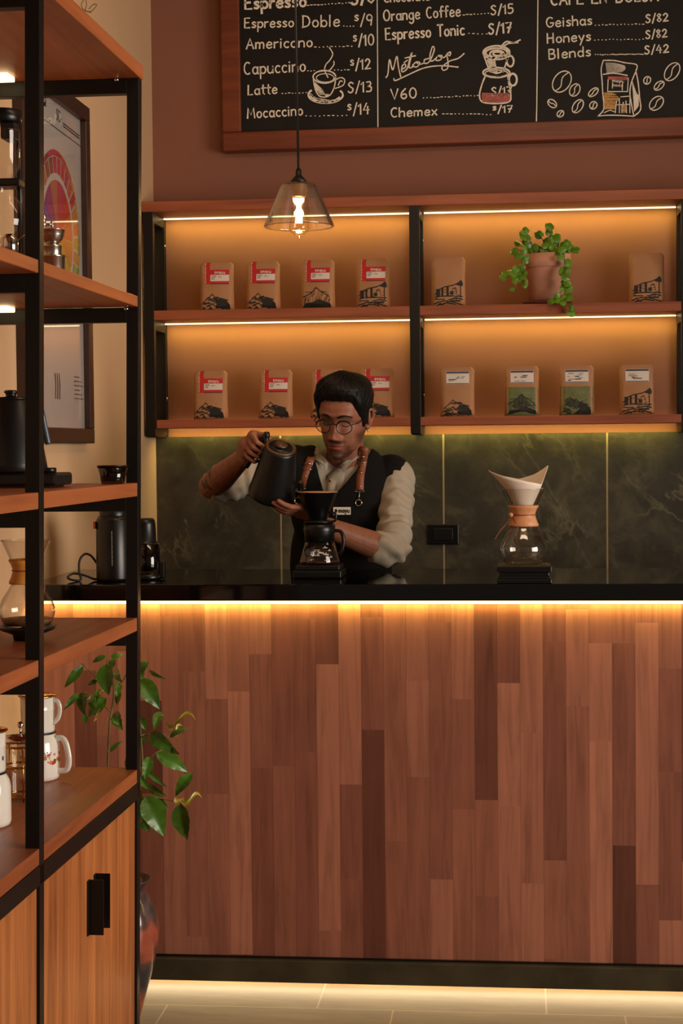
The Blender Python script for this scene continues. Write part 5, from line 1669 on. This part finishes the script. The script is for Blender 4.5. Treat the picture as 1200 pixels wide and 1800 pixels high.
# combed strands over the top and quiff
rnd = random.Random(21)
for i in range(150):
    q0 = rnd.uniform(-1.25, 1.25)
    z0_ = rnd.uniform(max(hairline(q0) + .008, .03), .105)
    pts = []
    for s in range(7):
        z = min(.1175, z0_ + s * .010 * (1.2 - .1 * s))
        q = q0 + .10 * s * (.6 if q0 > -.2 else 1.1)
        p = head_pt(q, z)
        nv_ = V3((p.x * 1.25, p.y - .005, max(0, z - .03) * 1.7)).normalized()
        pts.append(hd(*(p + nv_ * (.0085 + .0165 * max(0, min(1, (z - .035) / .05)) + .009 * max(0, math.cos(q)) ** 1.5 * (1 if z > .06 else .5) + .0012 * rnd.random()))))
    mb.tube(pts, [.0006, .0013, .0016, .0016, .0014, .0011, .0005], 5)
mb.build('hair', M['hair'], MAN, fix=False)
for sd in (-1, 1):       # brows and lash lines
    e_ = MB()
    pts = [(sd * .012, .021), (sd * .022, .0265), (sd * .036, .0275), (sd * .050, .021)]
    def fp(x, z, off):
        q = math.asin(max(-1, min(1, x / interp(WT, z)))) 
        q = math.copysign(abs(math.sin(q)) ** (1 / .86), q)
        q = math.asin(max(-1, min(1, q)))
        p = head_pt(q, z)
        return hd(p.x, p.y - off, p.z)
    sp = spline([fp(x, z, .0008) for x, z in pts], 6)
    e_.tube(sp, [.0018 + .0016 * math.sin(math.pi * min(1, .15 + i / len(sp))) for i in range(len(sp))], 8, flat=1.0)
    e_.build('eyebrow', M['hair'], MAN)
    e_ = MB()
    sp = spline([fp(x, z, .0006) for x, z in [(sd * .020, -.004), (sd * .027, -.0075), (sd * .036, -.0078), (sd * .045, -.003)]], 6)
    e_.tube(sp, .0011, 6)
    sp = spline([fp(x, z, .0004) for x, z in [(sd * .021, .006), (sd * .032, .0095), (sd * .044, .006)]], 6)
    e_.tube(sp, .0006, 6)
    e_.build('eyelashes', M['hair'], MAN)
MB().ball(hd(.0775, .004, -.034), .0035, 12).build('earring', M['chrome'], MAN)

# glasses --------------------------------------------------------------
GLO = bpy.data.objects.new('glasses', None)
fr_ = MB()
for sd in (-1, 1):
    ring_ = []
    for i in range(40):
        q = 2 * math.pi * i / 40
        x = sd * .0335 + .0238 * math.cos(q)
        z = -.005 + .0205 * math.sin(q) * (1 - .06 * math.cos(q) * sd)
        y = -.1045 + .010 * (abs(x) / .06) ** 2 - .0015
        ring_.append(hd(x, y, z))
    fr_.tube(ring_, [.0013 + .0017 * max(0, math.sin(2 * math.pi * i / 40)) ** .7 for i in range(40)], 8, True)
    fr_.tube(spline([hd(sd * .0565, -.0955, .004), hd(sd * .0685, -.082, .006), hd(sd * .0725, -.05, .006), hd(sd * .0775, .006, .010), hd(sd * .079, .022, -.004)], 5), .0017, 8)
fr_.tube(spline([hd(-.0105, -.1055, .002), hd(0, -.108, .0055), hd(.0105, -.1055, .002)], 5), .0018, 8)
go = fr_.build('glasses', M['spect'], MAN)
tag(go, 'round dark-rimmed glasses')
for sd in (-1, 1):
    lm_ = MB()
    rows = []
    for t in (.02, .5, .97):
        rows.append([hd(sd * .0335 + .0238 * t * math.cos(q), -.106 + .010 * ((sd * .0335 + .0238 * t * math.cos(q)) / .06) ** 2, -.005 + .0205 * t * math.sin(q)) for q in [2 * math.pi * i / 30 for i in range(30)]])
    lm_.grid(rows, closed_u=True).build('lens', M['lens'], go)

# shirt ------------------------------------------------------------------
sh = MB()
torso(sh, .0)
cuffR = ER + (SR - ER) * .12
sh.capsule(SR, cuffR + (SR - ER) * .05, .062, .054)
sh.capsule(cuffR + (SR - ER) * .02, cuffR - (SR - ER) * .02 + V3((.006, 0, 0)), .0545, .053)
eo = EL + V3((.006, .0, .004))
sh.capsule(SL, SL + (eo - SL) * .5, .060, .050); sh.capsule(SL + (eo - SL) * .5, eo, .050, .044)
fd2 = (WL - EL).normalized()
sh.capsule(eo, EL + fd2 * .040, .044, .047)
sh.capsule(EL + fd2 * .022, EL + fd2 * .050, .050, .051)
sm_ = union(sh, .006, 3)
def fold(v):
    """creases running round the sleeves"""
    out_ = 0
    for A, B in ((SR, ER), (SL, EL)):
        ab = B - A
        t = (v - A).dot(ab) / ab.length_squared
        if -.05 < t < 1.3:
            d = (v - A - ab * t).length
            if d < .09:
                w1 = math.sin(t * 26 + 5 * mnoise.noise(v * 13)) * .5 + math.sin(t * 47 + 7 * mnoise.noise(v * 9 + V3((4, 2, 1)))) * .35
                out_ += w1 * .0095 * min(1, max(0, t + .05) * 3)
    return out_ + .0015 * mnoise.noise(v * 25) + (.008 * (.30 - abs(mnoise.noise(v * 22))) if out_ else 0)
sm_.update()
nrm = [v.normal.copy() for v in sm_.vertices]
for v, n_ in zip(sm_.vertices, nrm): v.co += n_ * fold(v.co)
sm_.materials.append(M['shirt'])
sm_.name = 'shirt'
so = bpy.data.objects.new('shirt', sm_)
link(so, MAN)
def bvh(me):
    return BVHTree.FromPolygons([v.co.copy() for v in me.vertices], [tuple(p.vertices) for p in me.polygons])
TS = bvh(sm_)
def front(tree, px, py, off=0.003, dflt=5.1):
    """point on a garment met by the sight line of a photo point"""
    d = (P(px, py, Y=5.0) - CAM).normalized()
    h = tree.ray_cast(CAM, d)
    q = h[0] if h[0] is not None else P(px, py, Y=dflt)
    return q - d * off
# collar and placket
def patch(name, pts, mat, parent, tree, off, th=.002):
    a = [front(tree, *p, off) for p in pts]
    c = sum(a, V3()) / len(a)
    mb = MB()
    mb.grid([[c + (p - c) * t for p in a] for t in (.02, .5, 1)], closed_u=True)
    o = mb.build(name, mat, parent)
    s_ = o.modifiers.new('s', 'SOLIDIFY'); s_.thickness = th
    return o
ca = []
band = MB()
for j, (zz, rr) in enumerate(((-.012, .068), (.006, .066), (.022, .064), (.030, .061))):
    ca.append([nb0 + V3((math.cos(q) * rr, .010 + math.sin(q) * rr * .92 , zz + (.016 * math.sin(q) + .004))) for q in [math.radians(-62 + 304 * i / 40) for i in range(41)]])
o = band.grid(ca).build('collar_band', M['shirt'], so)
s_ = o.modifiers.new('s', 'SOLIDIFY'); s_.thickness = .003
def flap(pts):
    """collar leaf: pts = (px, py, Y)"""
    a = [P(x, y, Y=yy) for x, y, yy in pts]
    c = sum(a, V3()) / len(a) + V3((0, -.004, 0))
    mb = MB().grid([[c + (p - c) * t for p in a] for t in (.02, .5, 1)], closed_u=True)
    o = mb.build('collar_leaf', M['shirt'], so)
    s_ = o.modifiers.new('s', 'SOLIDIFY'); s_.thickness = .003
flap([(558, 784, 5.15), (549, 806, 5.115), (569, 818, 5.10), (574, 831, 5.095), (577, 815, 5.10), (566, 797, 5.13)])
flap([(633, 778, 5.17), (637, 800, 5.13), (618, 813, 5.11), (603, 830, 5.10), (597, 817, 5.105), (614, 804, 5.12)])
patch('placket', [(576, 836), (592, 822), (606, 832), (602, 862), (594, 890), (580, 890), (574, 862)], M['shirt'], so, TS, .003)
MB().ball(front(TS, 580, 844, .006), (.005, .0025, .005), 12).build('button', M['brass'], so)

# apron vest -----------------------------------------------------------
va = MB()
torso(va, .011)
va.ball(SR + V3((.012, .0, -.005)), (.066, .070, .072), 24)
va.ball(SL + V3((-.012, .0, -.005)), (.066, .070, .072), 24)
va.capsule(HIP + V3((0, -.01, -.1)), HIP + V3((0, -.02, -.38)), .15, .13)
vm_ = union(va, .004, 5)
b = bmesh.new()
b.from_mesh(vm_)
kill = []
vL = P(551, 796, Y=5.12); vR = P(650, 796, Y=5.14); vB = P(575, 880, Y=5.10)
A0, A1 = P(713, 812, Y=5.2), P(655, 945, Y=5.13)
for f in b.faces:
    c = f.calc_center_median()
    k_ = False
    if c.y < nb0.y + .03 and c.z > vB.z:
        t = (c.z - vB.z) / (vL.z - vB.z)
        xl, xr = vB.x + (vL.x - vB.x) * min(t, 1) ** .8, vB.x + (vR.x - vB.x) * min(t, 1) ** .8
        if xl < c.x < xr: k_ = True
    if (V3((c.x, c.y, c.z)) - nb0 - V3((0, .015, .05))).length < .098: k_ = True
    tt = (A0.z - c.z) / (A0.z - A1.z)
    if c.x < SR.x - .022 or (tt < 1.15 and c.x > A0.x + (A1.x - A0.x) * max(tt, -.3) ** (1 if tt < 0 else .8) * 1.0 if tt >= 0 else c.x > A0.x + .01): k_ = True
    if c.z < .5: k_ = True
    if k_: kill.append(f)
bmesh.ops.delete(b, geom=kill, context='FACES')
# keep the largest piece only
b.verts.ensure_lookup_table()
seen, best = set(), []
for v in b.verts:
    if v in seen: continue
    stack, isl = [v], []
    seen.add(v)
    while stack:
        q = stack.pop(); isl.append(q)
        for e in q.link_edges:
            w2 = e.other_vert(q)
            if w2 not in seen: seen.add(w2); stack.append(w2)
    if len(isl) > len(best): best = isl
bs = set(best)
bmesh.ops.delete(b, geom=[v for v in b.verts if v not in bs], context='VERTS')
bnb = {v: [e.other_vert(v) for e in v.link_edges if e.is_boundary] for v in b.verts if v.is_boundary}
for _ in range(60):
    new = {v: v.co * .4 + sum((n_.co for n_ in nb_), V3()) / len(nb_) * .6 for v, nb_ in bnb.items() if nb_}
    for v, c in new.items(): v.co = c
for _ in range(4): bmesh.ops.smooth_vert(b, verts=[v for v in b.verts if not v.is_boundary and any(e.other_vert(v).is_boundary for e in v.link_edges)], factor=.5, use_axis_x=True, use_axis_y=True, use_axis_z=True)
b.to_mesh(vm_)
b.free()
vm_.materials.append(M['apron'])
vm_.name = 'apron'
ap = bpy.data.objects.new('apron', vm_)
link(ap, MAN)
s_ = ap.modifiers.new('s', 'SOLIDIFY'); s_.thickness = .003; s_.offset = 1
TV = bvh(vm_)
def strap(name, pts, wpx, off=.006):
    c = [front(TV, x, y, off, 5.12) for x, y in pts]
    c = [c[0] + V3((.002, .05, .000))] + c
    c = spline(c, 5)
    rows = []
    for i, p in enumerate(c):
        t = (c[min(i + 1, len(c) - 1)] - c[max(0, i - 1)]).normalized()
        e = t.cross(V3((0, -1, .2))).normalized() * (wpx * 5.1 / FPX / 2)
        rows.append([p + e, p - e])
    mb = MB().grid(rows)
    o = mb.build(name, M['leather'], ap)
    s_ = o.modifiers.new('s', 'SOLIDIFY'); s_.thickness = .003; s_.offset = 0
    return o
def tor(mb, c, r, tube, e, f, n=20): mb.tube([c + e * (math.cos(2 * math.pi * i / n) * r) + f * (math.sin(2 * math.pi * i / n) * r) for i in range(n)], tube, 6, True)
EX, EZ = V3((1, 0, 0)), V3((0, 0, 1))
tag(strap('strap', [(640, 787), (640, 797), (637, 815), (633, 838), (632, 862)], 14), 'brown leather strap on the side towards the middle post')
tag(strap('strap', [(553, 790), (547, 805), (539, 824), (533, 842), (529, 858)], 14), 'brown leather strap next to the kettle')
for (x, y), (rx, ry), bu in (((632, 862), (630, 884), (636, 808)), ((529, 858), (523, 880), (541, 820))):
    mb = MB()
    a = front(TV, x, y, .009); r_ = front(TV, rx, ry, .009)
    mb.tube([a + V3((-.013, 0, .001)), a + V3((-.012, 0, -.004)), a + V3((.012, 0, -.004)), a + V3((.013, 0, .001))], .0013, 6)
    mb.tube([a + V3((0, 0, -.004)), r_ + V3((0, 0, .008))], .0014, 6)
    tor(mb, r_, .0092, .0021, EX, EZ)
    mb.build('hook_ring', M['chrome'], ap)
    mb = MB()
    c = front(TV, *bu, .010)
    mb.tube([c + V3((-.014, 0, .009)), c + V3((.014, 0, .009)), c + V3((.014, 0, -.009)), c + V3((-.014, 0, -.009))], .0013, 6, True)
    mb.build('buckle', M['chrome'], ap)
    for k_ in (.35, .8):
        q = front(TV, bu[0] + (x - bu[0]) * k_, bu[1] + (y - bu[1]) * k_ + 4, .0085)
        MB().ball(q, .0026, 10).build('rivet', M['chrome'], ap)
# name badge
bc = front(TV, 601, 898, .006)
bw, bh = 31 * bc.y / FPX / 2, 13.5 * bc.y / FPX / 2
tn = (front(TV, 612, 898, 0) - front(TV, 590, 898, 0)); tn.z = 0
tn.normalize(); nn = V3((tn.y, -tn.x, 0))
if nn.y > 0: nn = -nn
bc = bc + nn * .002
def bd(u, v, w_=0): return bc + tn * u + EZ * v + nn * w_
mb = MB().hull([bd(-bw, -bh, -.001), bd(bw, -bh, -.001), bd(bw, bh, -.001), bd(-bw, bh, -.001)], [bd(-bw, -bh, .001), bd(bw, -bh, .001), bd(bw, bh, .001), bd(-bw, bh, .001)])
bg = mb.build('badge', M['white'], ap)
mb = MB()
text_on(mb, 'mayu', (-bw * .36, -bh * .42), (bw * .86, -bh * .42), bh * 1.15, .0013, lambda a, c: bd(a, c, .0018), ydown=False)
mb.grid([[bd(-bw * .68 + .0042 * t * math.cos(q), .0002 + .0058 * t * math.sin(q), .0018) for q in [i * math.pi / 8 for i in range(16)]] for t in (.05, 1)], closed_u=True)
mb.build('badge_lettering', M['ink'], bg, fix=False)
# trousers and shoes (below the bar)
tr = MB()
for hp, kn, an in LGS: tr.capsule(hp + V3((0, 0, -.03)), kn, .092, .066); tr.capsule(kn, an + V3((0, 0, .02)), .066, .055)
tr.ball(HIP + V3((0, .01, -.05)), (.165, .122, .13), 24)
tm = union(tr, .010, 3)
tm.materials.append(M['trousers'])
link(bpy.data.objects.new('trousers', tm), MAN)
for hp, kn, an in LGS:
    mb = MB()
    mb.capsule(an + V3((0, .03, -.045)), an + V3((0, -.13, -.052)), .045, .038)
    me = union(mb, .006, 2)
    for v in me.vertices: v.co.z = max(v.co.z, .0005)
    me.materials.append(M['blackplastic'])
    link(bpy.data.objects.new('shoe', me), MAN)

# ------------------------------------------------------------------ the kettle he holds
KE = thing('pouring_kettle', KB, 'matte black tapered kettle tilted in the man\'s hand above the dripper', 'kettle')
kq = V3((0, 0, 1)).rotation_difference(kax).to_matrix()
KL = (KT - KB).length
def kp(x, y, z): return KB + kq @ V3((x, y, z))
MB().lathe([(0, 0), (.060, 0), (.067, .004), (.068, .012), (.064, .030), (.046, KL - .008), (.0435, KL), (.036, KL)], KB, kq, 56).build('body', M['blackmatte'], KE)
lidm = MB().lathe([(.0435, KL + .0005), (.0435, KL + .004), (.0395, KL + .006), (.0365, KL + .004), (.034, KL + .003), (0, KL + .003)], KB, kq, 48).build('lid', M['copper'], KE)
MB().lathe([(0, KL + .0032), (.0335, KL + .0032), (.0335, KL + .0042), (0, KL + .0042)], KB, kq, 44).build('lid_inset', M['blackmatte'], lidm)
MB().lathe([(.010, KL + .0042), (.010, KL + .008), (.0175, KL + .0085), (.018, KL + .012), (0, KL + .0125)], KB, kq, 36).build('knob', M['copper'], lidm)
ha = kp(-.040, .004, KL - .012)
MB().tube(spline([ha, H0 + (H0 - ha) * -.25 - hdv * .006, H0 - hdv * .012, H0, H0 + (H1 - H0) * .5, H1, H1 + hdv * .008], 5), [.008] * 6 + [.0095] * 25, 12).build('handle', M['blackplastic'], KE)
tipk = P(534, 861, Y=4.785)
MB().tube(spline([kp(.058, .02, .014), kp(.070, .026, .018), kp(.073, .03, .030), kp(.072, .03, .045), (kp(.074, .02, .052) + tipk) / 2 + V3((0, 0, .004)), tipk], 6), [.008] * 6 + [.0055] * 12 + [.0045] * 13, 10).build('spout', M['blackmatte'], KE)
